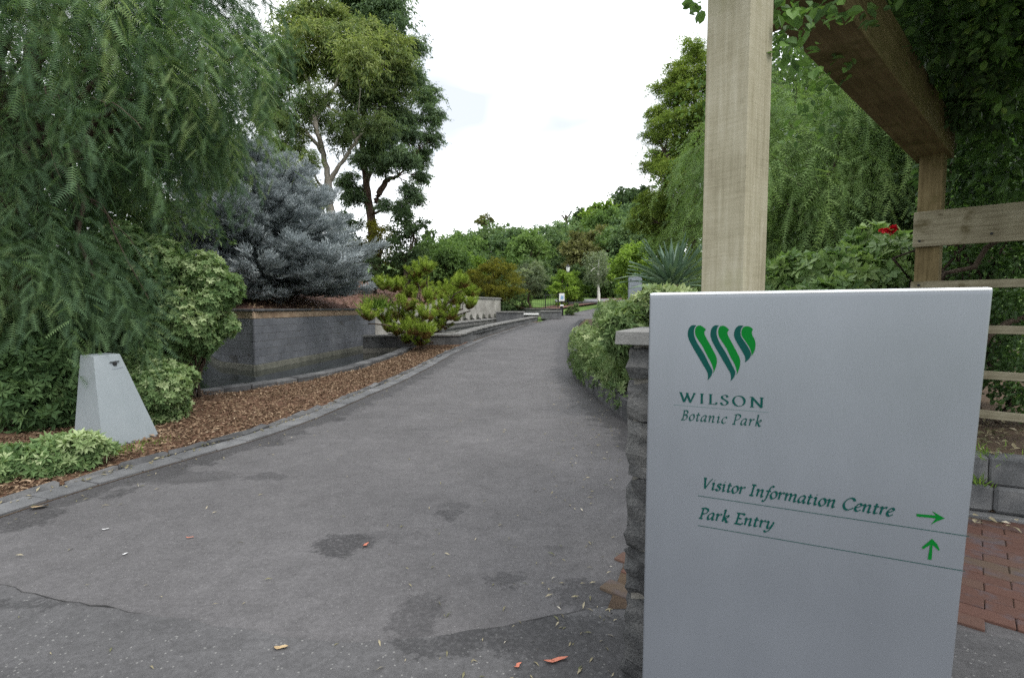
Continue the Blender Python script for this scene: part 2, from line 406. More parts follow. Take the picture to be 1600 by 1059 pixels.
# leaves: stops over the per-leaf tone
M['l_pepper'] = leaf_mat('pepper_leaf', [(0, (.026, .05, .031)), (.45, (.053, .095, .055)), (.8, (.092, .15, .073)), (1, (.15, .205, .095))])
M['l_pepper2'] = leaf_mat('pepper_leaf_light', [(0, (.045, .075, .03)), (.5, (.085, .14, .055)), (1, (.15, .22, .085))])
M['l_euc'] = leaf_mat('gum_leaf', [(0, (.033, .052, .028)), (.45, (.06, .09, .04)), (.8, (.1, .128, .05)), (1, (.145, .172, .07))], .4, gain=1.8)
M['l_euc_dark'] = leaf_mat('dark_gum_leaf', [(0, (.028, .046, .03)), (.5, (.052, .082, .048)), (1, (.085, .12, .062))], .4, gain=2.25)
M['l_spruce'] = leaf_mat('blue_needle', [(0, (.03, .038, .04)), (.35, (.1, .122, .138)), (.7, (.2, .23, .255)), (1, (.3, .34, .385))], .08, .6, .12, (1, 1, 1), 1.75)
M['l_pine'] = leaf_mat('pine_needle', [(0, (.07, .042, .018)), (.3, (.13, .085, .03)), (.5, (.085, .11, .024)), (.8, (.135, .2, .03)), (1, (.19, .26, .045))], .15)
M['l_pitto'] = leaf_mat('shrub_leaf', [(0, (.036, .07, .03)), (.45, (.078, .132, .056)), (.8, (.145, .205, .1)), (1, (.25, .31, .185))], .33)
M['l_bush'] = leaf_mat('pale_shrub_leaf', [(0, (.042, .075, .03)), (.45, (.085, .132, .056)), (.8, (.15, .2, .1)), (1, (.25, .295, .175))], .3)
M['l_rose'] = leaf_mat('rose_leaf', [(0, (.022, .045, .02)), (.5, (.045, .085, .032)), (.85, (.075, .14, .04)), (1, (.14, .2, .06))], .35, .45, .25, gain=1.85)
M['l_rose2'] = leaf_mat('garden_rose_leaf', [(0, (.035, .07, .025)), (.5, (.08, .14, .05)), (1, (.16, .23, .09))], .35, .45, .4)
M['l_acacia'] = leaf_mat('wattle_leaf', [(0, (.035, .055, .016)), (.5, (.075, .11, .026)), (1, (.15, .19, .05))], .4, gain=2.0)
M['l_mid'] = leaf_mat('mid_green_leaf', [(0, (.03, .055, .02)), (.5, (.06, .105, .036)), (1, (.11, .17, .055))])
M['l_dark'] = leaf_mat('dark_green_leaf', [(0, (.022, .04, .02)), (.5, (.042, .07, .034)), (1, (.075, .115, .05))])
M['l_blue'] = leaf_mat('blue_green_leaf', [(0, (.035, .06, .034)), (.5, (.066, .11, .056)), (1, (.12, .175, .08))])
M['l_olive'] = leaf_mat('olive_brown_leaf', [(0, (.045, .05, .022)), (.5, (.088, .096, .042)), (1, (.14, .145, .065))])
M['l_bright'] = leaf_mat('bright_green_leaf', [(0, (.05, .085, .02)), (.5, (.1, .165, .03)), (1, (.18, .26, .05))])
M['l_gold'] = leaf_mat('golden_green_leaf', [(0, (.045, .05, .012)), (.5, (.1, .105, .018)), (1, (.18, .175, .03))])
M['l_grey'] = leaf_mat('grey_green_leaf', [(0, (.05, .065, .045)), (.5, (.1, .13, .09)), (1, (.17, .205, .14))])
M['l_yucca'] = leaf_mat('sword_leaf', [(0, (.045, .08, .06)), (.5, (.085, .135, .1)), (1, (.15, .2, .15))], .12, .45, .4)
M['l_lawn'] = leaf_mat('grass_blade', [(0, (.05, .09, .02)), (.5, (.09, .16, .03)), (1, (.16, .24, .05))])
M['chip'] = leaf_mat('bark_chip', [(0, (.055, .04, .028)), (.4, (.16, .112, .078)), (.75, (.29, .22, .16)), (1, (.48, .4, .31))], 0., .9, .1, (1, 1, 1), 1.)
M['litter'] = leaf_mat('dry_leaf', [(0, (.1, .11, .06)), (.4, (.22, .2, .13)), (.75, (.36, .33, .25)), (1, (.6, .57, .5))], .1, .7, .2, (1, 1, 1), 1.)
M['red'] = flat_mat('red_petal', (.62, .012, .03), .5)
M['leaf_red'] = rough_mat('red_dead_leaf', [(.3, (.35, .09, .05)), (.7, (.55, .22, .15))], 20, 90, .7, .2, .002)
M['leaf_tan'] = rough_mat('tan_dead_leaf', [(.3, (.3, .2, .1)), (.7, (.55, .42, .25))], 20, 90, .7, .2, .002)

# ------------------------------------------------------------------ foliage kit
def frames(D, roll):
    D = nrm(D); up = np.zeros_like(D); up[:, 2] = 1
    bad = np.abs(D[:, 2]) > .97; up[bad] = (1, 0, 0)
    S = nrm(np.cross(up, D)); N = np.cross(D, S)
    c, s = np.cos(roll)[:, None], np.sin(roll)[:, None]
    return np.stack([D, S * c + N * s, -S * s + N * c], 1)      # rows: along, side, normal

class Fol:
    def __init__(s): s.V = []; s.F = {}; s.n = 0; s.T = {}
    def put(s, tmpl, P, D, size, roll, tone):
        T, F = tmpl; N = len(P)
        if N == 0: return
        size = np.asarray(size, float)
        if size.ndim == 1: size = np.repeat(size[:, None], 3, 1)
        V = np.einsum('nmk,nkj->nmj', T[None] * size[:, None, :], frames(D, roll)) + P[:, None]
        m = len(T)
        for f in F:
            ff = (f[None] + (np.arange(N) * m)[:, None, None]).reshape(-1, f.shape[1]) + s.n
            s.F.setdefault(f.shape[1], []).append(ff)
            s.T.setdefault(f.shape[1], []).append(np.repeat(np.asarray(tone), len(f)))
        s.V.append(V.reshape(-1, 3)); s.n += N * m
    def build(s, name, mat, parent=None):
        ks = list(s.F)
        me = np_mesh(name, np.concatenate(s.V), [np.concatenate(s.F[k]) for k in ks], mat,
                     np.clip(np.concatenate([np.concatenate(s.T[k]) for k in ks]), 0, 1))
        return obj(name, me, parent)

A = np.array
T_LEAF = (A([(0, 0, 0), (.42, .5, .1), (1, 0, -.05), (.42, -.5, .1)], float), [A([(0, 3, 2, 1)])])
T_LEAF6 = (A([(0, 0, 0), (.3, .42, .09), (.68, .4, .07), (1, 0, -.1), (.68, -.4, .07), (.3, -.42, .09), (.5, 0, -.02)], float),
           [A([(0, 6, 1), (0, 5, 6)]), A([(1, 6, 3, 2), (6, 5, 4, 3)])])

def t_whorl(n, tilt, w, seed=0):
    r = np.random.default_rng(seed); V = []; F = []
    for i in range(n):
        a = 2 * math.pi * (i + r.uniform(-.25, .25)) / n; el = tilt + r.uniform(-.25, .3); L = r.uniform(.75, 1.1)
        d = A((math.sin(el), math.cos(el) * math.cos(a), math.cos(el) * math.sin(a)))
        sd = A((0, -math.sin(a), math.cos(a))); nn = np.cross(d, sd)
        b = len(V)
        V += [d * .05, d * .5 * L + sd * w * .5 + nn * .07, d * L, d * .5 * L - sd * w * .5 + nn * .07]
        F.append((b, b + 1, b + 2, b + 3))
    return A(V, float), [A(F)]

def t_frond(pairs=11):
    """feather leaf: thin rachis along X with pairs of narrow leaflets, slightly curved"""
    V = [(0, .006, 0), (0, -.006, 0), (1, .003, -.12), (1, -.003, -.12)]; F3 = []; 
    for i in range(pairs):
        x = .1 + .88 * i / (pairs - 1); L = .2 * (1 - .55 * abs(x - .45))
        for s in (1, -1):
            b = len(V); z = -.12 * x * x
            V += [(x - .021, 0, z), (x + .021, 0, z), (x + .07, s * L, z - .03)]
            F3.append((b, b + 1, b + 2) if s > 0 else (b, b + 2, b + 1))
    return A(V, float), [A([(0, 1, 3, 2)]), A(F3)]

def t_tuft(n, spread, seed=0, w=.045):
    """needles fanned round X"""
    r = np.random.default_rng(seed); V = []; F = []
    for i in range(n):
        a = r.uniform(0, 2 * math.pi); el = r.uniform(.15, spread); L = r.uniform(.7, 1.05); x0 = r.uniform(0, .35)
        d = A((math.cos(el), math.sin(el) * math.cos(a), math.sin(el) * math.sin(a))); sd = nrm(np.cross(d, A((.3, .5, .8))))
        p = A((x0, 0, 0)); b = len(V); V += [p + sd * w, p - sd * w, p + d * L * (1 - x0 * .5)]; F.append((b, b + 1, b + 2))
    return A(V, float), [A(F)]

def t_spray(seed=0):
    """conifer shoot: a main shoot with side shoots, each set with short needles"""
    r = np.random.default_rng(seed); V = []; F = []
    axes = [(A((0, 0, 0.)), A((1, 0, 0.)), 1.)]
    for x in (.25, .45, .65):
        for s in (1, -1): axes.append((A((x, 0, 0)), nrm(A((.75, s * .7, .12))), .5 * (1.2 - x)))
    for p, d, L in axes:
        k = max(4, int(11 * L))
        for i in range(k):
            q = p + d * L * (i + .5) / k; a = r.uniform(0, 6.28)
            o = nrm(d * .75 + .8 * A((0, math.cos(a), abs(math.sin(a)) * .9 - .2))); sd = nrm(np.cross(o, A((.2, .3, 1)))) * .022
            b = len(V); V += [q + sd, q - sd, q + o * .17]; F.append((b, b + 1, b + 2))
        b = len(V); sd = nrm(np.cross(d, A((0, 0, 1.)))) * .012; V += [p + sd, p - sd, p + d * L]; F.append((b, b + 1, b + 2))
    return A(V, float), [A(F)]

WH = [t_whorl(7, .35, .42, i) for i in range(3)]
WHN = [t_whorl(6, .25, .34, 5 + i) for i in range(3)]
FROND = t_frond(11); FROND_S = t_frond(7)
TUFT = [t_tuft(22, 1.25, i) for i in range(3)]; SPRAY = [t_spray(i) for i in range(3)]

def ball(n, inner=.35):
    """points in a unit ball, denser to the outside"""
    d = nrm(rng.normal(size=(n, 3))); r = (inner ** 3 + (1 - inner ** 3) * rng.random(n)) ** (1 / 3.)
    return d * r[:, None], d

def spread_points(n, c, r, inner=.45, sep=.0, zmin=None):
    """clump centres through an ellipsoid, kept apart"""
    out = []; tries = 0
    while len(out) < n and tries < n * 40:
        tries += 1
        p = ball(1, inner)[0][0]; q = A(c) + p * A(r)
        if zmin is not None and q[2] < zmin: continue
        if sep and any(np.linalg.norm((q - o) / A(r)) < sep for o in out): continue
        out.append(q)
    return A(out)

def leaf_clump(f, tm, c, r, n, L, wr, droop=.3, tone=.5, tv=.22, rollv=.7, inner=.3, out=.6):
    p, d = ball(n, inner); P = A(c) + p * A(r)
    D = nrm(d * out + rng.normal(size=(n, 3)) * .6 + A((0, 0, -droop)))
    sz = L * rng.uniform(.7, 1.25, n); S = np.stack([sz, sz * wr, sz], 1)
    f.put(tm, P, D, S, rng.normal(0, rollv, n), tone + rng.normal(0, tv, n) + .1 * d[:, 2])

def limb(mb, p0, p1, r0, r1, sag=.15, wob=.06, n=7, sides=6):
    p0, p1 = A(p0), A(p1); t = np.linspace(0, 1, n)[:, None]; L = np.linalg.norm(p1 - p0)
    P = p0 + (p1 - p0) * t; P[:, 2] += sag * L * np.sin(t[:, 0] * math.pi) * .6
    w = rng.normal(0, wob * L, (n, 3)) * np.sin(t * math.pi) * .5; P = P + w
    mb.tube(P, r0 + (r1 - r0) * t[:, 0] ** .8, sides); return P

def tree(name, label, base, clumps, leafspec, mats, trunk_r, cat='tree', group=None, fork=.45, nlimb=14, lean=(0, 0), tmpl=None, top=None, twigs=0):
    """clumps: list of (centre, radii, tone). leafspec: (leaves per clump, length, width ratio, droop)"""
    base = A(base); cs = A([c[0] for c in clumps]); mid = cs.mean(0)
    root = empty(name, base); tag(root, label, cat, group)
    tb = MB(); topz = (cs[:, 2].max() * .7 + mid[2] * .3) if top is None else top
    tp = A((mid[0] + lean[0], mid[1] + lean[1], topz))
    n = 9; t_ = np.linspace(0, 1, n)[:, None]; P = base + (tp - base) * t_
    P[1:-1] += rng.normal(0, .035 * np.linalg.norm(tp - base), (n - 2, 3)) * (1, 1, .2); P[0, 2] -= .15
    tb.tube(P, trunk_r * (1.25 - 1.05 * t_[:, 0]), 8)
    order = rng.permutation(len(cs))[:nlimb]
    for k in order:
        c = cs[k]; u = np.clip((c[2] - base[2]) / max(tp[2] - base[2], .1) - rng.uniform(.12, .3), fork * .8, .93)
        i = u * (n - 1); i0 = int(i); p = P[i0] + (P[min(i0 + 1, n - 1)] - P[i0]) * (i - i0)
        r0 = trunk_r * (1.25 - 1.05 * u) * .55
        Q = limb(tb, p, c, r0, r0 * .25, .12)
        for _ in range(twigs):
            e = c + rng.normal(size=3) * A(clumps[k][1]) * .6; limb(tb, Q[4], e, r0 * .3, r0 * .08, .05, n=5, sides=4)
    tr = tb.build('trunk', mats[1], root, True); tr.matrix_parent_inverse = root.matrix_basis.inverted()
    f = Fol(); nl, L, wr, dr = leafspec
    for (c, r, tn) in clumps:
        k = int(nl * rng.uniform(.8, 1.2)); (spray_into(f, tmpl or T_LEAF, c, A(r) * 1.25, k, L, wr, dr + .2, tn, max(8, k // 16), .16, .35) if k > 20 else None)
    cr = f.build('crown', mats[0], root); cr.matrix_parent_inverse = root.matrix_basis.inverted()
    return root

def auto_clumps(c, r, n, cr, sep=.3, flat=.75, tone=.5, inner=.5, zmin=None):
    pts = spread_points(n, c, r, inner, sep, zmin)
    return [(p, A((1, 1, flat)) * cr * rng.uniform(.75, 1.3), tone + rng.normal(0, .14)) for p in pts]

# ------------------------------------------------------------------ ground, roads, water
def cr_interp(pts, ys):
    p = A(pts); return np.interp(ys, p[:, 1], p[:, 0])

LEFT = [(-7.0, -8), (-4.9, 0), (-4.15, 2.6), (-3.91, 3.82), (-3.79, 4.32), (-3.55, 4.98), (-3.25, 5.69), (-3.02, 6.27), (-2.8, 7.38), (-2.6, 9.08), (-2.4, 10.47), (-2.17, 12.76), (-1.93, 16.07), (-1.38, 19.99), (-1.07, 21.79), (.52, 27.55), (2.08, 31.96), (3.56, 35.62), (5.4, 39), (8, 43), (12, 46.5), (20, 50)]
RIGHT = [(9, -8), (9, 2.2), (2.0, 2.9), (1.75, 6.4), (1.6, 7.25), (1.53, 8.36), (1.47, 10.15), (1.53, 12.53), (1.72, 15.24), (2.28, 20.23), (3.17, 26.12), (4.3, 31.0), (7.5, 35.2), (12, 38.5), (19, 41), (26, 43)]
def smooth_curve(pts, ys):
    x = cr_interp(pts, ys)
    for _ in range(3): x[1:-1] = .25 * x[:-2] + .5 * x[1:-1] + .25 * x[2:]
    return x
YS = np.concatenate([np.arange(-8, 2, .5), np.arange(2, 14, .2), np.arange(14, 50.1, .5)])
XL = smooth_curve(LEFT, YS); XR = np.maximum(smooth_curve(RIGHT, YS), XL + .5)
def xl(y): return np.interp(y, YS, XL)
def xr(y): return np.interp(y, YS, XR)

# the land: one sheet out to the horizon
gx = np.unique(np.concatenate([np.linspace(-1500, -60, 16), np.linspace(-60, -14, 24), np.arange(-14, 14, .5), np.linspace(14, 60, 24), np.linspace(60, 1500, 16)]))
gy = np.unique(np.concatenate([np.linspace(-300, -8, 10), np.arange(-8, 50, .5), np.linspace(50, 160, 45), np.linspace(160, 2500, 16)]))
X, Y = np.meshgrid(gx, gy); Z = h(X, Y) - .1
pond = (Y > 6.5) & (Y < 33) & (X < xl(Y) - 1.55) & (X > -9.6 - .1 * (Y - 6))
Z[pond] = np.minimum(Z[pond], -.55)
Z[(Y < 40) & (X > XL.min()) & (Y > -8) & (X > xl(Y) - .4) & (X < xr(Y) + .4)] -= .03
V = np.stack([X, Y, Z], -1).reshape(-1, 3); nx, ny = len(gx), len(gy)
i = (np.arange(ny - 1)[:, None] * nx + np.arange(nx - 1)[None]).ravel(); F = np.stack([i, i + 1, i + nx + 1, i + nx], -1)
ground = obj('ground', np_mesh('ground', V, [F], M['grass'], smooth=True)); tag(ground, kind='structure')

def strip(name, ys, xa, xb, nc, mat, lift, attrs=False, zf=None):
    t_ = np.linspace(0, 1, nc)
    X = xa[:, None] + (xb - xa)[:, None] * t_[None]; Y = np.repeat(ys[:, None], nc, 1); Z = (zf or h)(X, Y) + lift
    n = len(ys); i = (np.arange(n - 1)[:, None] * nc + np.arange(nc - 1)[None]).ravel()
    me = np_mesh(name, np.stack([X, Y, Z], -1).reshape(-1, 3), [np.stack([i, i + 1, i + nc + 1, i + nc], -1)], mat, smooth=True)
    if attrs:
        for nm, val in (('edge_l', X - xa[:, None]), ('edge_r', np.where(Y > 5.5, xb[:, None] - X, 9.))):
            a = me.attributes.new(nm, 'FLOAT', 'POINT'); a.data.foreach_set('value', val.ravel().astype(np.float32))
    o = obj(name, me); return tag(o, kind='structure')

strip('road', YS, XL, XR, 24, M['asphalt'], 0., True)
CR = A([(-9, 3.4), (-4.5, 3.05), (-2.95, 2.86), (-2.55, 2.72), (-1.92, 2.58), (-1.34, 2.45), (-.99, 2.37), (-.73, 2.35), (-.49, 2.38), (-.25, 2.43), (0, 2.49), (.27, 2.57), (.48, 2.66), (.8, 2.62), (2.2, 2.44), (2.6, 2.3), (9, 1.0)])
cx = np.linspace(-9, 9, 220); cyy = np.interp(cx, CR[:, 0], CR[:, 1]) + rng.normal(0, .006, 220)
V = np.concatenate([np.stack([cx, np.full(220, -8.), np.full(220, .005)], 1), np.stack([cx, cyy, np.full(220, .005)], 1)])
i = np.arange(219); tag(obj('asphalt_apron', np_mesh('asphalt_apron', V, [np.stack([i, i + 1, i + 221, i + 220], 1)], M['apron'])), kind='structure')
# the open joint where the two lays of asphalt meet
jw = np.abs(rng.normal(.003, .003, 220)) * np.clip(np.sin(cx * 5) + np.sin(cx * 2.3 + 1) + .2, 0, 1) - .0015 + .006 * np.exp(-((cx + 2.6) / .45) ** 2)
V = np.concatenate([np.stack([cx, cyy - .002, np.full(220, .0075)], 1), np.stack([cx, cyy - .002 + np.maximum(jw, 0), np.full(220, .0075)], 1)])
sel = i[(cx[:-1] > -3.2) & (cx[:-1] < .6)]
jo = obj('asphalt_joint', np_mesh('asphalt_joint', V, [np.stack([sel, sel + 1, sel + 221, sel + 220], 1)], flat_mat('tar', (.018, .018, .018), .9))); tag(jo, kind='structure')

# left mulch bed and the bed under the trees
ys = np.arange(-6, 20.5, .25)
EDGE = .36                                   # drain pavers + edging stones
POND_OUT = .96 * A([(-9.6, 6.5), (-7.2, 7.9), (-6.1, 8.75), (-5.75, 9.5), (-5.2, 10.25), (-4.62, 11.4), (-4.15, 13.2), (-3.86, 15.4), (-3.75, 16.6), (-3.72, 18.3)])
def pond_x(y): return np.interp(y, POND_OUT[:, 1], POND_OUT[:, 0])
def bed_z(X, Y): return h(X, Y) + .025 + .02 * np.sin(X * 3.1 + 1) * np.sin(Y * 2.3) + .12 * np.clip((xl(Y) - EDGE - X) / 3.5, 0, 1) * (Y < 9)
inner = np.where(ys < 6.5, -16., np.minimum(pond_x(ys) + .1, xl(ys) - EDGE - .1))
bed = strip('mulch_bed', ys, inner, xl(ys) - EDGE + .03, 26, M['mulch'], 0., zf=bed_z)

# the bank behind the retaining walls
WL = A([(-16, 18.5), (-10.2, 17.0), (-8.1, 14.2), (-6.7, 13.3), (-5.75, 21.5), (-3.9, 25.8), (-.75, 32.6), (1.5, 36), (4, 41), (12, 50)])
ts = np.linspace(0, len(WL) - 1, 90); wx = np.interp(ts, np.arange(len(WL)), WL[:, 0]); wy = np.interp(ts, np.arange(len(WL)), WL[:, 1])
wtop = np.interp(ts, [0, 3, 4, 5, 6, 7, 8, 9], [1.5, 1.5, 1.5, 1.75, 2.15, 1.3, 1.6, 2.6])
rows = []
for k, s in enumerate(np.linspace(0, 1, 16)):
    gxk = wx - (wx + 22) * s * .9; gyk = wy + (26 - .15 * wy) * s
    rise = (2.6 * s ** .8 + .12 * np.sin(wx * 1.3 + k) * min(1, k)) * np.interp(ts, [0, 6, 7.2, 9], [1, 1, .05, 0.])
    gz = np.maximum(wtop + rise - .05, h(gxk, gyk) - .3 * (ts > 6.5))
    rows.append(np.stack([gxk, gyk, gz], 1))
V = np.concatenate(rows); n = 90; i = (np.arange(15)[:, None] * n + np.arange(n - 1)[None]).ravel()
BANK = A(rows)
tag(obj('mulch_bank', np_mesh('mulch_bank', V, [np.stack([i, i + n, i + n + 1, i + 1], -1)], M['bank'], smooth=True)), kind='structure')
def bank_z(x, y):
    P = BANK.reshape(-1, 3); d = (P[:, 0] - x) ** 2 + (P[:, 1] - y) ** 2; k = np.argsort(d)[:4]; w = 1 / (d[k] + .01); return float((P[k, 2] * w).sum() / w.sum())

# water
V = A([(-9.3, 6.35, -.06), (-3.55, 6.35, -.06), (-3.4, 18.6, -.06), (-5.4, 22.5, -.06), (-10.4, 17.6, -.06)])
tag(obj('pond_water', np_mesh('pond_water', V, [A([(0, 1, 2, 3, 4)])], M['water'])), kind='structure')
V = A([(-5.5, 18.6, .46), (-1.95, 19.6, .46), (1.0, 31.2, .78), (-.9, 32.3, .78), (-3.9, 25.6, .6)])
tag(obj('pool_water', np_mesh('pool_water', V, [A([(0, 1, 2, 3, 4)])], M['water'])), kind='structure')

# ------------------------------------------------------------------ kerb and drain pavers (stone by stone)
kb = strip('kerb', np.arange(-2, 31.01, .25), xl(np.arange(-2, 31.01, .25)) - EDGE, xl(np.arange(-2, 31.01, .25)) + .01, 3, M['soil'], .004)
pm = [block_mesh('kerb_paver', .235, .38, .05, .007, M['paver'], .0018, k) for k in range(4)]
km = [block_mesh('kerb_stone', .105, .46, .13, .03, M['bluestone_dark'], .009, 20 + k) for k in range(5)]
def along(curve, step):
    """points and headings at even spacing along a polyline"""
    c = A(curve); sl = np.concatenate([[0], np.cumsum(np.linalg.norm(np.diff(c, axis=0), axis=1))])
    s = np.arange(step / 2, sl[-1], step); x = np.interp(s, sl, c[:, 0]); y = np.interp(s, sl, c[:, 1])
    e = .1; dx = np.interp(s + e, sl, c[:, 0]) - np.interp(s - e, sl, c[:, 0]); dy = np.interp(s + e, sl, c[:, 1]) - np.interp(s - e, sl, c[:, 1])
    return x, y, np.arctan2(dy, dx)
yk = np.arange(2.6, 30.5, .2); road_l = np.stack([xl(yk), yk], 1)
def place(name, meshes, curve, step, side, z, parent, jz=.004, ja=.012, skip=()):
    x, y, a = along(curve, step)
    for k in range(len(x)):
        if k in skip: continue
        px_, py_ = x[k] - math.sin(a[k]) * side, y[k] + math.cos(a[k]) * side
        o = obj(name, meshes[int(rng.integers(len(meshes)))], parent,
                (px_, py_, float(h(px_, py_)) + z + rng.normal(0, jz)), (rng.normal(0, .012), rng.normal(0, .012), a[k] - math.pi / 2 + rng.normal(0, ja)),
                (1, 1, 1))
place('kerb_paver', pm, road_l, .394, .12, .0, kb, .003, .008)
place('kerb_stone', km, road_l[:90], .466, .295, -.008, kb, .008, .02)

# pond edging
pe = MB(); zz = np.stack([POND_OUT[:, 0], POND_OUT[:, 1], h(POND_OUT[:, 0], POND_OUT[:, 1]) - .12], 1)
edging = empty('pond_edging', (-4.6, 11.4, 0)); tag(edging, 'curved dark bluestone edging around the pond beside the mulch bed', 'edging')
inv = edging.matrix_basis.inverted() if False else Matrix.Translation((4.6, -11.4, 0))
em = [block_mesh('edging_stone', .3, .5, .13, .014, M['bluestone_dark'], .004, 40 + k) for k in range(4)]
eb = [block_mesh('footing_stone', .24, .5, .2, .012, M['bluestone_dark'], .003, 50 + k) for k in range(3)]
n0 = len(bpy.data.objects)
dense = np.stack([np.interp(np.linspace(0, 9, 80), np.arange(10), POND_OUT[:, 0]), np.interp(np.linspace(0, 9, 80), np.arange(10), POND_OUT[:, 1])], 1)
for _ in range(4): dense[1:-1] = .25 * dense[:-2] + .5 * dense[1:-1] + .25 * dense[2:]
x, y, a = along(dense, .506)
for k in range(len(x)):
    z0 = float(h(x[k], y[k]))
    for nm, ms, dz in (('edging_stone', em, .06), ('footing_stone', eb, -.1)):
        o = obj(nm, ms[int(rng.integers(len(ms)))], edging, (x[k] + rng.normal(0, .006), y[k], z0 + dz + rng.normal(0, .004)), (0, 0, a[k] - math.pi / 2 + rng.normal(0, .01)))
        o.matrix_parent_inverse = inv

def under(o, root):
    o.parent = root; o.matrix_parent_inverse = root.matrix_basis.inverted(); return o

# ------------------------------------------------------------------ retaining walls
def block_wall(root, p0, p1, z0, z1, nc, bl, mat, name='block', depth=.12, proud=.0, zslope=0., gap=.006, cham=.008, seed=0, jit=.0015):
    """courses of single blocks along a straight face; the face looks to the right of p0->p1"""
    p0, p1 = A(p0[:2], float), A(p1[:2], float); L = np.linalg.norm(p1 - p0); d = (p1 - p0) / L; nrm_ = A((d[1], -d[0]))
    ang = math.atan2(d[1], d[0]); hgt = (z1 - z0) / nc; n = max(1, round(L / bl)); b = L / n
    full = [block_mesh(name, b - gap, depth, hgt - gap, cham, mat, jit, seed + k) for k in range(3)]
    half = block_mesh(name, b / 2 - gap, depth, hgt - gap, cham, mat, jit, seed + 9)
    for c in range(nc):
        cells = [(k + .5, full[int(rng.integers(3))]) for k in range(n)] if c % 2 == 0 else [(.25, half)] + [(k + 1., full[int(rng.integers(3))]) for k in range(n - 1)] + [(n - .25, half)]
        for s, me in cells:
            q = p0 + d * s * b + nrm_ * (proud - depth / 2 + rng.normal(0, .0015))
            under(obj(name, me, None, (q[0], q[1], z0 + hgt * (c + .5) + zslope * s * b), (0, 0, ang)), root)

def wall_core(root, p0, p1, z0, z1, mat, back=.3, inset=.012, zslope=0., name='mortar_core'):
    p0, p1 = A(p0[:2], float), A(p1[:2], float); L = np.linalg.norm(p1 - p0); d = (p1 - p0) / L; n_ = A((d[1], -d[0]))
    a, b_ = p0 - n_ * inset + d * .01, p1 - n_ * inset - d * .01; c, e = b_ - n_ * back, a - n_ * back; q = MB()
    V = [(*a, z0), (*b_, z0 + zslope * L), (*c, z0 + zslope * L), (*e, z0), (*a, z1), (*b_, z1 + zslope * L), (*c, z1 + zslope * L), (*e, z1)]
    q.add(V, [(0, 1, 5, 4), (1, 2, 6, 5), (2, 3, 7, 6), (3, 0, 4, 7), (4, 5, 6, 7)])
    return under(q.build(name, mat), root)

C0, C1, CL, CLL = (-6.7, 13.3), (-5.75, 21.5), (-8.1, 14.2), (-10.2, 17.0)
rw = empty('retaining_wall', (-6.7, 13.3, 0)); tag(rw, 'dark bluestone block retaining wall with a tan band, rising from the pond', 'wall')
for s, (a, b_) in enumerate(((C0, C1), (CL, C0), (CLL, CL), ((-16, 18.5), CLL))):
    u_ = nrm(A(b_) - A(a)) * .14; wall_core(rw, A(a) + u_, A(b_) - u_, -.5, 1.49, M['bluestone_dark'], .12, .004)
    block_wall(rw, a, b_, .09, 1.3, 6, .42, M['bluestone'], depth=.05, seed=100 + 10 * s, gap=.006, cham=.006)
    block_wall(rw, a, b_, 1.3, 1.49, 1, .9, M['band'], 'band_stone', .06, .006, seed=140 + s)
    block_wall(rw, a, b_, 1.49, 1.56, 1, .75, M['bluestone_dark'], 'coping_stone', .36, .05, cham=.012, seed=150 + s)
    block_wall(rw, a, b_, -.3, .09, 1, 1.6, M['wet_line'], 'footing', .12, .035, seed=160 + s)

cw = empty('fountain_wall', (-.8, 32.5, .7)); tag(cw, 'streaked grey concrete fountain wall below the mulch bank', 'wall')
E0, E1 = (-3.75, 25.2), (-.72, 32.6)
wall_core(cw, E0, E1, -.2, 2.1, M['concrete'], .4, 0, name='wall_face')
wall_core(cw, C1, E0, -.2, 1.7, M['concrete'], .4, 0, name='wall_face')
block_wall(cw, E0, E1, 2.1, 2.2, 1, 1.1, M['cap'], 'coping_stone', .5, .06, seed=170)
dE = nrm(A(E1) - A(E0)); nE = A((dE[1], -dE[0]))
stain = rough_mat('drip_stain', [(.3, (.05, .055, .045)), (.6, (.11, .11, .09))], 6, 40, .7, .2, .004)
for k in range(7):                            # arched niches with a spout, drip-stained
    q = A(E0) + dE * (2.2 + .82 * k)
    nb = MB(); arc = [(-.2, .62), (-.2, 1.0)] + [(.2 * math.cos(tt), 1.0 + .22 * math.sin(tt)) for tt in np.linspace(math.pi, 0, 7)] + [(.2, .62)]
    V = [(*(q + dE * u + nE * .004), z) for u, z in arc]; nb.add(V, [tuple(range(len(V)))])
    under(nb.build('drip_stain', stain), cw)
    sp = MB(); sp.tube([(*(q - nE * .05), .98), (*(q + nE * .1), .97), (*(q + nE * .2), .93)], .035, 8)
    under(sp.build('spout', M['black']), cw)
# a stepped ledge in front of it
lg = empty('pool_ledge', (-2.4, 28, .5)); tag(lg, 'stepped stone ledge running along the foot of the fountain wall', 'ledge')
wall_core(lg, A(E0) + nE * .5, A(E1) + nE * .5, .0, .74, M['cap'], .5, .012, .02, 'ledge_core')
block_wall(lg, A(E0) + nE * .5, A(E1) + nE * .5, .74, .82, 1, .8, M['cap'], 'ledge_stone', .5, .05, .02, seed=180)

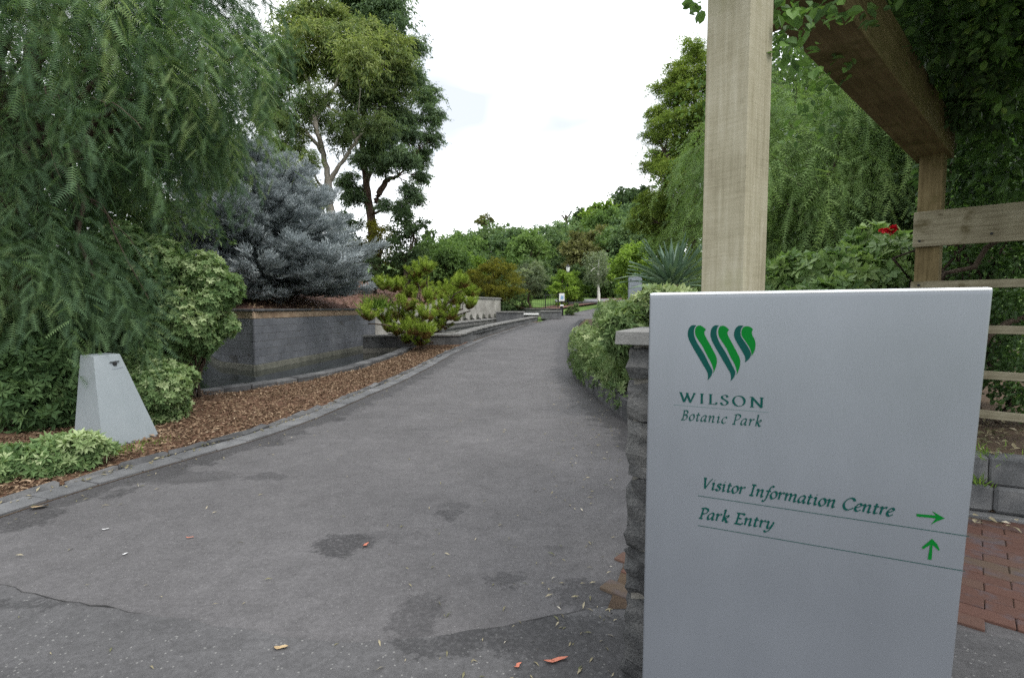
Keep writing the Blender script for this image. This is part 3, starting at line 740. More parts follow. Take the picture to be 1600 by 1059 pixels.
# seat wall along the road
sw = empty('seat_wall', (-1.9, 19.2, .15)); tag(sw, 'low grey stone seat wall with flat caps along the road edge', 'wall')
yy = np.linspace(19.2, 31.6, 9); pts = [(float(xl(v)) - .42, float(v)) for v in yy]
def seg_wall(root, a, b_, top, cap=.08, mat=None, bl=.62, seed=0, capm=None, capd=.42):
    za, zb = float(h(*a)), float(h(*b_)); L = math.dist(a, b_); sl = (top(b_) - top(a)) / L
    wall_core(root, a, b_, za - .2, top(a) - cap, M['mortar'], .28, .012, sl)
    block_wall(root, a, b_, top(a) - .47, top(a) - cap, 1, bl, mat or M['paver'], 'wall_block', .1, 0, sl, seed=seed)
    block_wall(root, a, b_, top(a) - cap, top(a), 1, bl * 1.3, capm or M['cap'], 'cap_stone', capd, .05, sl, .005, .012, seed=seed + 4)
topf = lambda p: float(h(*p)) + .44 if p[1] < 24 else float(h(*p)) + .44 - .022 * (p[1] - 24)
for k in range(8): seg_wall(sw, pts[k], pts[k + 1], topf, seed=200 + 5 * k)
seg_wall(sw, (-5.35, 18.3), pts[0], lambda p: .6, mat=M['bluestone_dark'], seed=260)

# blocks and back wall at the end of the pool
def stone_box(name, label, c, sx, sy, sz, rz, mat, capm=None, cat='plinth'):
    r = empty(name, (c[0], c[1], c[2])); tag(r, label, cat); r.rotation_euler = (0, 0, rz)
    obj('body', block_mesh('body', sx, sy, sz, .015, mat, .003, 7), r, (0, 0, sz / 2))
    obj('cap', block_mesh('cap', sx + .1, sy + .1, .08, .012, capm or M['cap'], .002, 8), r, (0, 0, sz + .041)); return r
p = W(797, 500, 31.0); stone_box('stone_plinth', 'square pale stone plinth against the end of the fountain wall', (p[0], p[1], .55), 1.35, 1.2, .72, -.35, M['paver'])
p = W(861, 500, 33.2); stone_box('stone_plinth', 'long low stone block at the far end of the pool beside the road', (p[0], p[1], .85), 1.25, 1.0, .45, -.1, M['paver'])
p = W(823, 494, 32.3); bn = empty('stone_bench', (p[0], p[1], .75)); tag(bn, 'pale slab bench between the two stone plinths', 'bench')
obj('slab', block_mesh('slab', 1.5, .5, .1, .012, M['white'], .002, 3), bn, (0, 0, .42)); obj('support', block_mesh('support', 1.4, .35, .37, .012, M['bluestone_dark'], .002, 3), bn, (0, 0, .18))
bw = empty('back_wall', (0, 35, 1)); tag(bw, 'long low stone wall with dark cap below the iron fence', 'wall')
seg_wall(bw, tuple(W(778, 488, 35.5)[:2]), tuple(W(878, 488, 35)[:2]), lambda p: 1.52, seed=280, capm=M['bluestone_dark'])

# ------------------------------------------------------------------ iron fence, lamp, bollard sign
fe = empty('iron_fence', W(840, 484, 38.5)); tag(fe, 'black iron rail fence on the lawn behind the low wall', 'fence')
pts_f = [W(790, 484, 40), W(852, 484, 38.5), W(872, 482, 41)]
for k in range(3):
    q = MB(); q.box(pts_f[k] + (0, 0, .55), .07, .07, 1.35); under(q.build('post', M['black']), fe)
for a, b_ in ((0, 1), (1, 2)):
    for zz_ in (.15, 1.1):
        q = MB(); q.tube([pts_f[a] + (0, 0, zz_), pts_f[b_] + (0, 0, zz_)], .025, 6); under(q.build('rail', M['black']), fe)
    nb_ = 20 if a == 0 else 5
    for j in range(1, nb_):
        p = pts_f[a] + (pts_f[b_] - pts_f[a]) * j / nb_; q = MB(); q.tube([p + (0, 0, .12), p + (0, 0, 1.1)], .011, 4); under(q.build('bar', M['black']), fe)

p = W(887, 476, 44); lb = float(h(p[0], p[1])); lp = empty('street_lamp', (p[0], p[1], lb)); tag(lp, 'dark lamp post with white lantern standing among the trees', 'lamp')
H_ = W(887, 425, 44)[2] - lb
q = MB(); q.tube([(0, 0, -.2), (0, 0, .5), (0, 0, .55), (0, 0, H_)], [.09, .09, .05, .04], 8); o = q.build('post', M['black'], lp)
q = MB(); q.tube([(0, 0, H_), (0, 0, H_ + .08), (0, 0, H_ + .42)], [.08, .12, .2], 6); q.build('lantern', M['white'], lp)
q = MB(); q.tube([(0, 0, H_ + .43), (0, 0, H_ + .47), (0, 0, H_ + .62), (0, 0, H_ + .7)], [.23, .2, .06, .01], 6); q.build('lantern_cap', M['black'], lp)

p = W(877.5, 492, 35.2); lb = float(h(p[0], p[1])); nb = empty('notice_post', (p[0], p[1], lb)); tag(nb, 'white notice plate on a short black post beside the road', 'sign')
top_ = W(877.5, 458.5, 35.2)[2] - lb; mid_ = W(877.5, 470.5, 35.2)[2] - lb
q = MB(); q.tube([(0, 0, -.1), (0, 0, .55), (0, 0, .6), (0, 0, mid_ + .05)], [.13, .13, .06, .05], 10); q.build('post', M['black'], nb)
obj('post_band', block_mesh('post_band', .24, .24, .1, .02, M['white']), nb, (0, 0, .68))
obj('notice_plate', block_mesh('notice_plate', .36, .03, top_ - mid_, .01, M['white']), nb, (0, -.07, (top_ + mid_) / 2))
q = MB(); q.add([(-.1, -.088, mid_ + .12), (.11, -.088, mid_ + .12), (.13, -.088, mid_ + .36), (-.07, -.088, mid_ + .38)], [(0, 1, 2, 3)]); q.build('notice_print', M['bluep'], nb)

# far path with its two low kerbs
for nm, (a, b_), wd in (('far_path', ((5.8, 44.6), (15, 46.6)), 3.2),):
    xs = np.linspace(4, 24, 40); V = np.concatenate([np.stack([xs, 45.2 + .02 * (xs - 4) ** 1.4, h(xs, 45.2 + .02 * (xs - 4) ** 1.4) + .05], 1), np.stack([xs, 48.5 + .06 * (xs - 4) ** 1.5, h(xs, 48.5 + .06 * (xs - 4) ** 1.5) + .05], 1)])
    i = np.arange(39); tag(obj('far_path', np_mesh('far_path', V, [np.stack([i, i + 1, i + 41, i + 40], 1)], rough_mat('pale_asphalt', [(.3, (.13, .13, .14)), (.7, (.21, .21, .22))], 2, 30, .9, .2, .01))), kind='structure')
fk = empty('far_kerb', (8, 44.9, 1.9)); tag(fk, 'low stone edging wall in front of the far path and birch', 'edging')
fm = block_mesh('edging_stone', .75, .35, .42, .02, M['bluestone_dark'], .006, 3)
for k in range(18):
    xk = 4.2 + .77 * k; yk_ = 45.0 + .02 * max(0, xk - 4) ** 1.4; under(obj('edging_stone', fm, None, (xk, yk_, float(h(xk, yk_)) - .05), (0, 0, .03 + .004 * k)), fk)

# ------------------------------------------------------------------ steel cabinet by the shrubs
cb = empty('steel_cabinet', (-4.62, 5.92, .08)); tag(cb, 'pale grey steel cabinet shaped like a cut pyramid among the shrubs', 'cabinet')
lo = [(-4.42, 5.45), (-4.25, 6.1), (-4.83, 6.4), (-5.0, 5.75)]
up_ = [tuple(A((-4.68, 5.7)) + .45 * (A(p_) - A(lo[0]))) for p_ in lo]
zb, zt = .02, 1.055
def inset(poly, f): c = A(poly).mean(0); return [tuple(c + (A(p_) - c) * f) for p_ in poly]
V = [(*p_, zb) for p_ in lo] + [(*p_, zt - .012) for p_ in up_] + [(*p_, zt) for p_ in inset(up_, .965)]
q = MB(); q.add(V, [(0, 1, 5, 4), (1, 2, 6, 5), (2, 3, 7, 6), (3, 0, 4, 7), (4, 5, 9, 8), (5, 6, 10, 9), (6, 7, 11, 10), (7, 4, 8, 11), (8, 9, 10, 11)])
under(q.build('shell', M['silver_box']), cb)
q = MB(); bl_ = inset(lo, .97); q.add([(*p_, -.08) for p_ in inset(lo, 1.03)] + [(*p_, zb + .0) for p_ in inset(lo, 1.03)], [(0, 1, 5, 4), (1, 2, 6, 5), (2, 3, 7, 6), (3, 0, 4, 7), (4, 5, 6, 7)]); under(q.build('concrete_base', M['band']), cb)
fa, fb = A((*lo[0], zb)), A((*lo[1], zb)); ta, tb_ = A((*up_[0], zt)), A((*up_[1], zt)); fn = nrm(np.cross(fb - fa, ta - fa))
def on_face(u, v): return (fa + (fb - fa) * u) * (1 - v) + (ta + (tb_ - ta) * u) * v + fn * .004
q = MB(); q.add([on_face(.5, .905), on_face(.82, .91), on_face(.82, .925), on_face(.5, .92), on_face(.5, .92) + fn * .02, on_face(.82, .925) + fn * .02], [(0, 1, 5, 4), (3, 4, 5, 2), (0, 1, 2, 3)]); under(q.build('lock_hood', M['silver_box']), cb)
q = MB(); q.tube([on_face(.66, .895) - fn * .01, on_face(.66, .895) + fn * .008, on_face(.66, .895) + fn * .009], [.022, .022, .0], 10); under(q.build('lock', M['black_hole']), cb)
q = MB(); q.add([on_face(.54, .84), on_face(.9, .85), on_face(.9, .856), on_face(.54, .846)], [(0, 1, 2, 3)]); under(q.build('nameplate', M['pillar']), cb)

# grey panel pillar beyond the bush
p = W(992, 467, 12.5); pl = empty('panel_pillar', (p[0], p[1], float(h(p[0], p[1])) + .2)); tag(pl, 'slim grey metal information pillar behind the pale roadside bush', 'pillar')
zt_ = W(992, 432, 12.5)[2] - pl.location.z
q = MB(); w_ = .155; q.add([(-w_, -.06, 0), (w_, -.06, 0), (w_, .06, 0), (-w_, .06, 0), (-w_, -.06, zt_ - .02), (w_ * .6, -.06, zt_), (w_, -.06, zt_ - .06), (w_, .06, zt_ - .06), (w_ * .6, .06, zt_), (-w_, .06, zt_ - .02)],
    [(0, 1, 6, 5, 4), (1, 2, 7, 6), (2, 3, 9, 8, 7), (3, 0, 4, 9), (4, 5, 8, 9), (5, 6, 7, 8)]); q.build('panel', M['pillar'], pl)
q = MB(); q.add([(-.1, -.063, zt_ - .24), (.1, -.063, zt_ - .24), (.1, -.063, zt_ - .232), (-.1, -.063, zt_ - .232)], [(0, 1, 2, 3)]); q.build('panel_line', M['bluestone_dark'], pl)
obj('panel_bolt', block_mesh('panel_bolt', .02, .01, .03, .003, M['black']), pl, (-.12, -.065, zt_ - .08))

# ------------------------------------------------------------------ the sign, its pier, the pergola
SD = nrm(A((1650, -800, 0.)))                     # along the sign, to its near edge
SB = nrm(A((800, 1650, 0.)))                      # away from the reader
d1 = 1.75
def on_sign(px, py):
    """where a print mark lies on the sign's face: metres along, height"""
    a, b_ = ray(px, py); rd = A((a, 1, b_)); o_ = A((0, 0, EYE)); p0 = W(1014, 460, d1)
    t_ = np.dot(p0 - o_, SB) / np.dot(rd, SB); p_ = o_ + rd * t_
    return np.dot(p_ - p0, SD), p_[2]
P0 = W(1014, 460, d1); P0[2] = 0
TL, TR = on_sign(1014.5, 458.5), on_sign(1553.5, 449.5); BL = on_sign(1003, 1058); BR = on_sign(1494.5, 1000)
ztop = (TL[1] + TR[1]) / 2
lx = lambda z: TL[0] + (BL[0] - TL[0]) * (z - TL[1]) / (BL[1] - TL[1])
rx_ = lambda z: TR[0] + (BR[0] - TR[0]) * (z - TR[1]) / (BR[1] - TR[1])
sg = empty('entrance_sign', (P0[0], P0[1], 0)); tag(sg, 'large silver metal sign with green lettering and arrows', 'sign')
sg.rotation_euler = (0, 0, math.atan2(SD[1], SD[0]))
TH_S, BV = .06, .009                               # local: x along, y away from reader, z up
prof = [(-.02, 0), (ztop - BV * 2, 0)] + [(ztop - BV + BV * math.sin(a), BV - BV * math.cos(a)) for a in np.linspace(0, math.pi / 2, 6)] + [(ztop, TH_S - BV), (ztop - BV, TH_S), (-.02, TH_S)]
tl0 = TL[1] - ztop
q = MB(); n = len(prof); E_ = 5; VV = []
for side in range(2 * E_):
    # rounded vertical edges: inset columns
    k = side if side < E_ else 2 * E_ - 1 - side
    a = (k / (E_ - 1)) * math.pi / 2; off = BV * (1 - math.sin(a)); dep = BV * (1 - math.cos(a)) * 0 + BV * (1 - math.sin(a)) * 0
    for (z_, y_) in prof:
        f_ = 1 if y_ < TH_S / 2 else -1
        X_ = (lx(z_) + BV - BV * math.cos(a)) if side < E_ else (rx_(z_) - BV + BV * math.cos(a))
        yy_ = y_ + f_ * (BV - BV * math.sin(a)) * (1 if BV * 0 <= y_ <= TH_S else 1)
        tilt = (TR[1] - TL[1]) * (X_ - TL[0]) / (TR[0] - TL[0]) + TL[1] - ztop
        VV.append((X_, yy_, z_ + tilt * max(0, z_ / ztop)))
FF = [(i_ * n + j, (i_ + 1) * n + j, (i_ + 1) * n + j + 1, i_ * n + j + 1) for i_ in range(2 * E_ - 1) for j in range(n - 1)]
q.add(VV, FF); q.add([VV[j] for j in range(n)], [tuple(range(n))]); q.add([VV[(2 * E_ - 1) * n + j] for j in range(n)], [tuple(reversed(range(n)))])
panel = q.build('panel', M['sign'], sg, True)
q = MB(); zt0, zt1 = TL[1] - .0045, TR[1] - .0045        # added pale trim standing in for the sky highlight on the rolled edge
q.tube([(TL[0] + .004, .0055, zt0), (TL[0] + .012, .0055, zt0), (TR[0] - .012, .0055, zt1), (TR[0] - .004, .0055, zt1)], [.0045, .0068, .0068, .0045], 12)
q.build('edge_highlight', flat_mat('added_edge_highlight', (.78, .8, .83), .3, .5, .6), sg, True)
PRINT_Y = -.0012

def print_poly(name, polys, mat, y=PRINT_Y):
    q = MB()
    for k, pl_ in enumerate(polys):
        V = [(u, y - .00004 * k, z) for u, z in pl_]; q.add(V, [tuple(range(len(V)))])
    o = q.build(name, mat, sg); return o

def catmull(P, n=7):
    P = A(P, float)
    if len(P) < 3: return np.stack([np.linspace(P[0, k], P[-1, k], n) for k in range(2)], 1)
    closed = np.allclose(P[0], P[-1])
    Q = np.concatenate([[P[-2]] if closed else [2 * P[0] - P[1]], P, [P[1]] if closed else [2 * P[-1] - P[-2]]]); out = []
    for i_ in range(1, len(Q) - 2):
        t_ = np.linspace(0, 1, n, endpoint=False)[:, None]; a, b_, c, d = Q[i_ - 1:i_ + 3]
        out.append(.5 * (2 * b_ + (c - a) * t_ + (2 * a - 5 * b_ + 4 * c - d) * t_ ** 2 + (3 * b_ - a - 3 * c + d) * t_ ** 3))
    return np.concatenate(out + [[P[-1]]])

# logo: three leaf-like strokes, each a dark and a bright half (outlines measured on the sign face)
dk1 = [(358, 277), (330, 278), (310, 300), (304, 335), (312, 370), (335, 415), (370, 475), (405, 535), (428, 575), (433, 600), (431, 626), (450, 605), (460, 580), (458, 560), (440, 525), (405, 455), (365, 390), (347, 350), (343, 320), (347, 295)]
gr1 = [(365, 281), (385, 279), (405, 290), (420, 304), (410, 318), (413, 340), (440, 390), (470, 445), (486, 480), (489, 510), (482, 545), (465, 585), (467, 560), (455, 520), (430, 475), (400, 415), (370, 370), (355, 345), (350, 318), (354, 295)]
dk2 = [(x_ + 144 + .006 * (y_ - 277), y_ + 1 + .014 * (y_ - 277)) for x_, y_ in dk1]; gr2 = [(x_ + 147 + .006 * (y_ - 277), y_ + 1 + .03 * (y_ - 277)) for x_, y_ in gr1]
dk3 = [(660, 281), (630, 280), (607, 300), (598, 335), (605, 365), (630, 410), (660, 460), (670, 485), (668, 513), (690, 495), (703, 475), (705, 455), (690, 420), (660, 375), (642, 345), (640, 315), (646, 295)]
gr3 = [(665, 285), (690, 284), (708, 292), (719, 304), (712, 318), (715, 340), (730, 370), (735, 400), (730, 435), (710, 475), (708, 450), (695, 415), (665, 370), (648, 345), (645, 318), (652, 297)]
Z1 = lambda L_: [on_sign(1000 + x_ / 4.073, 440 + y_ / 4.073) for x_, y_ in L_]
def smooth_poly(L_, tips):
    L_ = A(L_, float); out = []; n = len(L_)
    ks = sorted(tips); 
    for a, b_ in zip(ks, ks[1:] + [ks[0] + n]): out.append(catmull(L_[np.arange(a, b_ + 1) % n], 4)[:-1])
    return np.concatenate(out)
print_poly('logo_dark', [smooth_poly(Z1(dk1), [0, 10]), smooth_poly(Z1(dk2), [0, 10]), smooth_poly(Z1(dk3), [0, 8])], M['teal'])
print_poly('logo_bright', [smooth_poly(Z1(gr1), [0, 3, 11]), smooth_poly(Z1(gr2), [0, 3, 11]), smooth_poly(Z1(gr3), [0, 3, 9])], M['green'])

# broad-nib lettering: each glyph is (advance, strokes)
GL = {
 'i': (.3, [[(.0, .4), (.06, .48), (.12, .44), (.12, .1), (.16, .01), (.26, .08)], [(.1, .66), (.15, .7)]]),
 'n': (.53, [[(-.02, .4), (.04, .48), (.09, .44), (.09, 0)], [(.09, .24), (.2, .43), (.31, .49), (.37, .42), (.36, .1), (.4, .01), (.5, .08)]]),
 'm': (.82, [[(-.02, .4), (.04, .48), (.09, .44), (.09, 0)], [(.09, .24), (.2, .43), (.3, .49), (.36, .42), (.35, 0)], [(.35, .24), (.48, .43), (.58, .49), (.64, .42), (.63, .1), (.67, .01), (.78, .08)]]),
 'r': (.36, [[(-.02, .4), (.04, .48), (.09, .44), (.09, 0)], [(.09, .26), (.18, .42), (.27, .49), (.35, .45)]]),
 'o': (.42, [[(.2, .49), (.07, .4), (.02, .2), (.1, .02), (.2, .0), (.33, .1), (.37, .28), (.31, .45), (.2, .49)]]),
 't': (.31, [[(.13, .66), (.11, .4), (.1, .12), (.15, .01), (.28, .09)], [(.0, .465), (.27, .48)]]),
 's': (.33, [[(.28, .4), (.2, .49), (.08, .44), (.09, .33), (.2, .25), (.27, .13), (.2, .01), (.08, .01), (.0, .1)]]),
 'a': (.47, [[(.36, .45), (.22, .49), (.07, .36), (.02, .15), (.08, .01), (.2, .07), (.35, .34)], [(.37, .48), (.34, .3), (.33, .1), (.37, .01), (.46, .08)]]),
 'c': (.36, [[(.33, .4), (.26, .49), (.14, .45), (.04, .3), (.03, .12), (.12, .0), (.23, .02), (.33, .11)]]),
 'e': (.37, [[(.04, .22), (.18, .26), (.31, .37), (.27, .48), (.15, .46), (.04, .28), (.04, .1), (.13, .0), (.24, .02), (.34, .12)]]),
 'f': (.3, [[(.42, .77), (.35, .84), (.24, .74), (.18, .4), (.12, -.05), (.03, -.26), (-.1, -.24)], [(.02, .465), (.31, .48)]]),
 'k': (.47, [[(.02, .8), (.1, .84), (.1, .4), (.08, 0)], [(.1, .24), (.24, .42), (.35, .48), (.36, .38), (.24, .28), (.13, .25)], [(.17, .27), (.29, .08), (.37, .0), (.46, .08)]]),
 'y': (.45, [[(-.02, .4), (.05, .48), (.11, .42), (.1, .14), (.16, .02), (.27, .1), (.38, .34)], [(.41, .5), (.37, .2), (.27, -.08), (.12, -.24), (-.04, -.2)]]),
 'B': (.5, [[(.12, .75), (.1, 0)], [(.0, .74), (.24, .76), (.38, .67), (.34, .48), (.12, .41)], [(.12, .41), (.36, .38), (.42, .18), (.28, .02), (-.02, .0)]]),
 'P': (.47, [[(.12, .75), (.1, 0)], [(-.02, .72), (.22, .77), (.42, .7), (.42, .5), (.28, .37), (.12, .35)], [(-.02, .0), (.22, .0)]]),
 'V': (.55, [[(-.04, .75), (.16, .75)], [(.05, .75), (.2, .0)], [(.2, .0), (.44, .6), (.56, .77)]]),
 'I': (.32, [[(.12, .75), (.1, 0)], [(-.02, .75), (.26, .75)], [(-.04, .0), (.24, .0)]]),
 'C': (.64, [[(.58, .6), (.5, .74), (.3, .76), (.1, .58), (.04, .3), (.14, .06), (.32, -.01), (.5, .07), (.6, .17)]]),
 'E': (.5, [[(.12, .75), (.1, 0)], [(-.02, .75), (.2, .75), (.42, .75), (.44, .64)], [(.11, .4), (.34, .4)], [(-.02, .0), (.2, .0), (.42, .0), (.47, .13)]]),
 ' ': (.3, []),
 'W_': (1.02, [[(-.06, .74), (.12, .74)], [(.03, .74), (.27, .0)], [(.27, .0), (.5, .74)], [(.42, .74), (.66, .0)], [(.66, .0), (.92, .74)], [(.82, .74), (1.0, .74)]]),
 'I_': (.36, [[(.16, .74), (.16, .0)], [(.05, .74), (.27, .74)], [(.05, .0), (.27, .0)]]),
 'L_': (.56, [[(.14, .74), (.14, .0)], [(.02, .74), (.26, .74)], [(.02, .0), (.3, .0), (.47, .0), (.52, .16)]]),
 'S_': (.5, [[(.4, .6), (.36, .72), (.22, .75), (.08, .64), (.12, .48), (.3, .36), (.42, .2), (.34, .04), (.18, -.01), (.06, .06), (.03, .18)]]),
 'O_': (.84, [[(.38, .76), (.16, .66), (.05, .38), (.16, .1), (.38, -.01), (.62, .1), (.72, .38), (.62, .66), (.38, .76)]]),
 'N_': (.78, [[(-.02, .74), (.14, .74)], [(.12, .74), (.12, .0)], [(.0, .0), (.24, .0)], [(.1, .74), (.66, .0)], [(.66, .0), (.66, .74)], [(.55, .74), (.78, .74)]]),
}
def lettering(name, text, a, b_, cap_px, W_=.115, nib=35, slant=.2, gap=.05, roman=False, mat='teal'):
    """text set from photo-measured start to end of its baseline"""
    keys = [c + '_' if roman else c for c in text]; gaps = gap
    total = sum(GL[k][0] + gaps for k in keys) - gaps
    ua, za = on_sign(*a); ub, zb_ = on_sign(*b_); uc, zc = on_sign(a[0], a[1] - cap_px); sc_v = (zc - za) / .75; sc_h = (ub - ua) / total
    q = MB(); x0 = 0.; cnt = 0; nr = math.radians(nib)
    for kx in keys:
        adv, strokes = GL[kx]
        for st in strokes:
            Pc = catmull(st, 6); Pc = np.stack([Pc[:, 0] + slant * Pc[:, 1], Pc[:, 1]], 1)
            T = nrm(np.gradient(Pc, axis=0)); ph = np.arctan2(T[:, 1], T[:, 0]); hw = .5 * np.maximum(W_ * np.abs(np.sin(ph - nr)), W_ * .3)
            N_ = np.stack([-T[:, 1], T[:, 0]], 1) * hw[:, None]; Lp, Rp = Pc + N_, Pc - N_
            m_ = len(Pc); V = []
            for pt in np.concatenate([Lp, Rp]):
                f_ = (x0 + pt[0]) / total; V.append((ua + (x0 + pt[0]) * sc_h, PRINT_Y - .00003 * cnt, za + (zb_ - za) * f_ + pt[1] * sc_v))
            q.add(V, [(j, j + m_, j + m_ + 1, j + 1) for j in range(m_ - 1)]); cnt = (cnt + 1) % 12
        x0 += adv + gaps
    return q.build(name, M[mat], sg)
lettering('name_lettering', 'WILSON', (1062.5, 627.3), (1193, 637), 14.8, .14, 20, 0, .2, True)
lettering('subtitle_lettering', 'Botanic Park', (1064.5, 655.3), (1189, 666), 14.6, .13, 38, .2, .1)
lettering('direction_lettering', 'Visitor Information Centre', (1097, 762.2), (1395, 806), 16.2, .17, 38, .22, .045)
lettering('direction_lettering', 'Park Entry', (1092.5, 808.8), (1207, 826), 16.2, .17, 38, .22, .045)
def rule(a, b_, w_): 
    (u0, z0), (u1, z1) = on_sign(*a), on_sign(*b_); return [(u0, z0 - w_), (u1, z1 - w_), (u1, z1 + w_), (u0, z0 + w_)]
print_poly('rule', [rule((1052.8, 632.2), (1200.8, 644), .0004)], M['line'])
print_poly('rule', [rule((1090.6, 773.9), (1513.8, 837.3), .0009)], M['teal']); print_poly('rule', [rule((1090.6, 820.3), (1507.9, 891.6), .0009)], M['teal'])
Z2 = lambda L_: [on_sign(1050 + x_ / 2.909, 700 + y_ / 2.909) for x_, y_ in L_]
print_poly('arrow', [Z2([(1111, 297), (1205, 305), (1205, 318), (1112, 309)]), Z2([(1240, 318), (1205, 330), (1176, 346), (1205, 312), (1181, 284), (1206, 298)])], M['green'])
print_poly('arrow', [Z2([(1162, 504), (1180, 505), (1184, 435), (1174, 434)]), Z2([(1181, 410), (1203, 432), (1216, 458), (1214, 466), (1180, 434), (1142, 457), (1134, 450), (1158, 430)])], M['green'])

# stone pier just behind the sign
pr = empty('stone_pier', (0.43, 2.0, 0)); tag(pr, 'rough dark stone pier with flat cap behind the silver sign', 'pier')
pc = W(979, 560, 2.02)[:2]                       # front corner by the road
PD, PBk = SD[:2], SB[:2]; PW, PDp = .5, .4
pang = math.atan2(SD[1], SD[0])
def rubble(name, sx, sy, sz, seed):
    """split-faced stone: a subdivided block with a pitched face"""
    r = np.random.default_rng(seed); n = 5; V = []; idx = {}; F = []
    def vert(i_, j, k):
        key = (i_, j, k)
        if key not in idx:
            p_ = A((i_ / n - .5, j / n - .5, k / n - .5)); rr = np.abs(p_ * 2).max(); pp = p_ * A((sx, sy, sz))
            edge = sum(c in (0, n) for c in key); bul = .004 if edge == 1 else (-.003 if edge == 2 else -.01)
            pp = pp + np.sign(p_) * (np.abs(p_) > .49) * (bul + r.normal(0, .006)) + r.normal(0, .003, 3); idx[key] = len(V); V.append(pp)
        return idx[key]
    for ax in range(3):
        for s_ in (0, n):
            for u in range(n):
                for v in range(n):
                    def mk(uu, vv):
                        t_ = [0, 0, 0]; t_[ax] = s_; t_[(ax + 1) % 3] = uu; t_[(ax + 2) % 3] = vv; return vert(*t_)
                    q_ = (mk(u, v), mk(u + 1, v), mk(u + 1, v + 1), mk(u, v + 1)); F.append(q_ if s_ else q_[::-1])
    return np_mesh(name, A(V), [A(F)], M['basalt'])
def pier_pt(u, v): return pc + PD * u + PBk * v
q = MB(); cc = pier_pt(PW / 2, PDp / 2); q.box((cc[0], cc[1], .73), PW - .05, PDp - .05, 1.44, [(PD[0], PBk[0], 0), (PD[1], PBk[1], 0), (0, 0, 1)]); under(q.build('mortar_core', M['mortar']), pr)
zc = 0.; k = 0
for hh in (.16, .27, .2, .29, .23, .16, .135):
    for (f0, f1) in ((0, .26 + .06 * (k % 2)), (.27 + .06 * (k % 2), PW)):
        for dv in (0, 1):
            c_ = pier_pt((f0 + f1) / 2, .1 if dv == 0 else PDp - .1); me = rubble('stone', f1 - f0 - .008, .2, hh - .012, 300 + k * 5 + dv + int(f0 * 10))
            under(obj('stone', me, None, (c_[0] + rng.normal(0, .004), c_[1], zc + hh / 2), (0, rng.normal(0, .02), pang + rng.normal(0, .02))), pr)
    zc += hh; k += 1
c_ = pier_pt(PW / 2, PDp / 2); under(obj('cap_stone', block_mesh('cap_stone', PW + .075, PDp + .075, .054, .004, M['cap'], .0015, 5), None, (c_[0], c_[1], 1.481), (0, 0, pang)), pr)

# pergola: near post, far post, beam, rafters, rails
PX, PY = nrm(A((858., 800, 0))), nrm(A((826., -800, 0)))
dn = 2.06; NP = A((W(1145, 455, dn)[0], dn)); FP = A((3.85, 4.77))
pg = empty('pergola', (NP[0], NP[1], 0)); tag(pg, 'weathered timber pergola with a pale post behind the silver sign', 'pergola')
def timber_piece(name, p0, p1, w_, d_, mat, roll_dir, cham=.004):
    """sawn length from p0 to p1; local Z runs along the grain"""
    p0, p1 = A(p0, float), A(p1, float); L = np.linalg.norm(p1 - p0); zd = (p1 - p0) / L; xd = nrm(A(roll_dir) - zd * np.dot(roll_dir, zd)); yd = np.cross(zd, xd)
    me = block_mesh(name, w_, d_, L, cham, mat); o = bpy.data.objects.new(name, me); COL.objects.link(o)
    mw = Matrix(((xd[0], yd[0], zd[0], 0), (xd[1], yd[1], zd[1], 0), (xd[2], yd[2], zd[2], 0), (0, 0, 0, 1))); c = (p0 + p1) / 2; mw.translation = c
    o.parent = pg; o.matrix_parent_inverse = pg.matrix_basis.inverted(); o.matrix_basis = mw; return o
post_dir = nrm(A((.63, -.777, 0.)))
timber_piece('post', (*NP, 0), (*(NP), 3.34), .176, .176, M['post'], post_dir)
timber_piece('post', (*FP, 0), (*(FP), 2.98), .175, .175, M['timber_dark'], PX)
bz = 2.97; B0 = A((1.665, 2.75, bz + .16)) - PX * 1.7; B1 = A((1.665, 2.75, bz + .16)) + PX * 3.16
timber_piece('beam', B0, B1, .27, .32, M['timber_dark'], PY)
for s in (-.5, .3):
    c_ = A((*(A((1.665, 2.75)) + PX[:2] * s), bz + .32 + .078)); timber_piece('rafter', c_ - PY * (.16 if s > .3 else .45), c_ + PY * 3.2, .09, .15, M['timber_dark'], PX)
B2 = PY * 2.6; timber_piece('beam', B0 + B2, B1 + B2, .2, .3, M['timber_dark'], PY)
RD = PY; r0 = A((*FP, 0)) - PX * .125 - PY * .1
timber_piece('rail', r0 + (0, 0, 2.305), r0 + PY * 2.6 + (0, 0, 2.305), .045, .315, M['rail'], PX)
for z_ in (1.8, 1.41, 1.02, .68): timber_piece('rail', r0 + (0, 0, z_), r0 + PY * 2.6 + (0, 0, z_), .045, .07, M['rail'], PX)
fp2 = FP + PY[:2] * 2.6; timber_piece('post', (*fp2, 0), (*fp2, 2.97), .2, .2, M['timber_dark'], PX)
for (u, z_) in ((.05, 2.2), (.53, 2.22), (.06, 1.8)):
    q = MB(); c_ = r0 + PY * u - PX * .024 + (0, 0, z_); q.tube([c_, c_ - PX * .006, c_ - PX * .0065], [.011, .011, 0], 8); under(q.build('bolt', M['black']), pg)

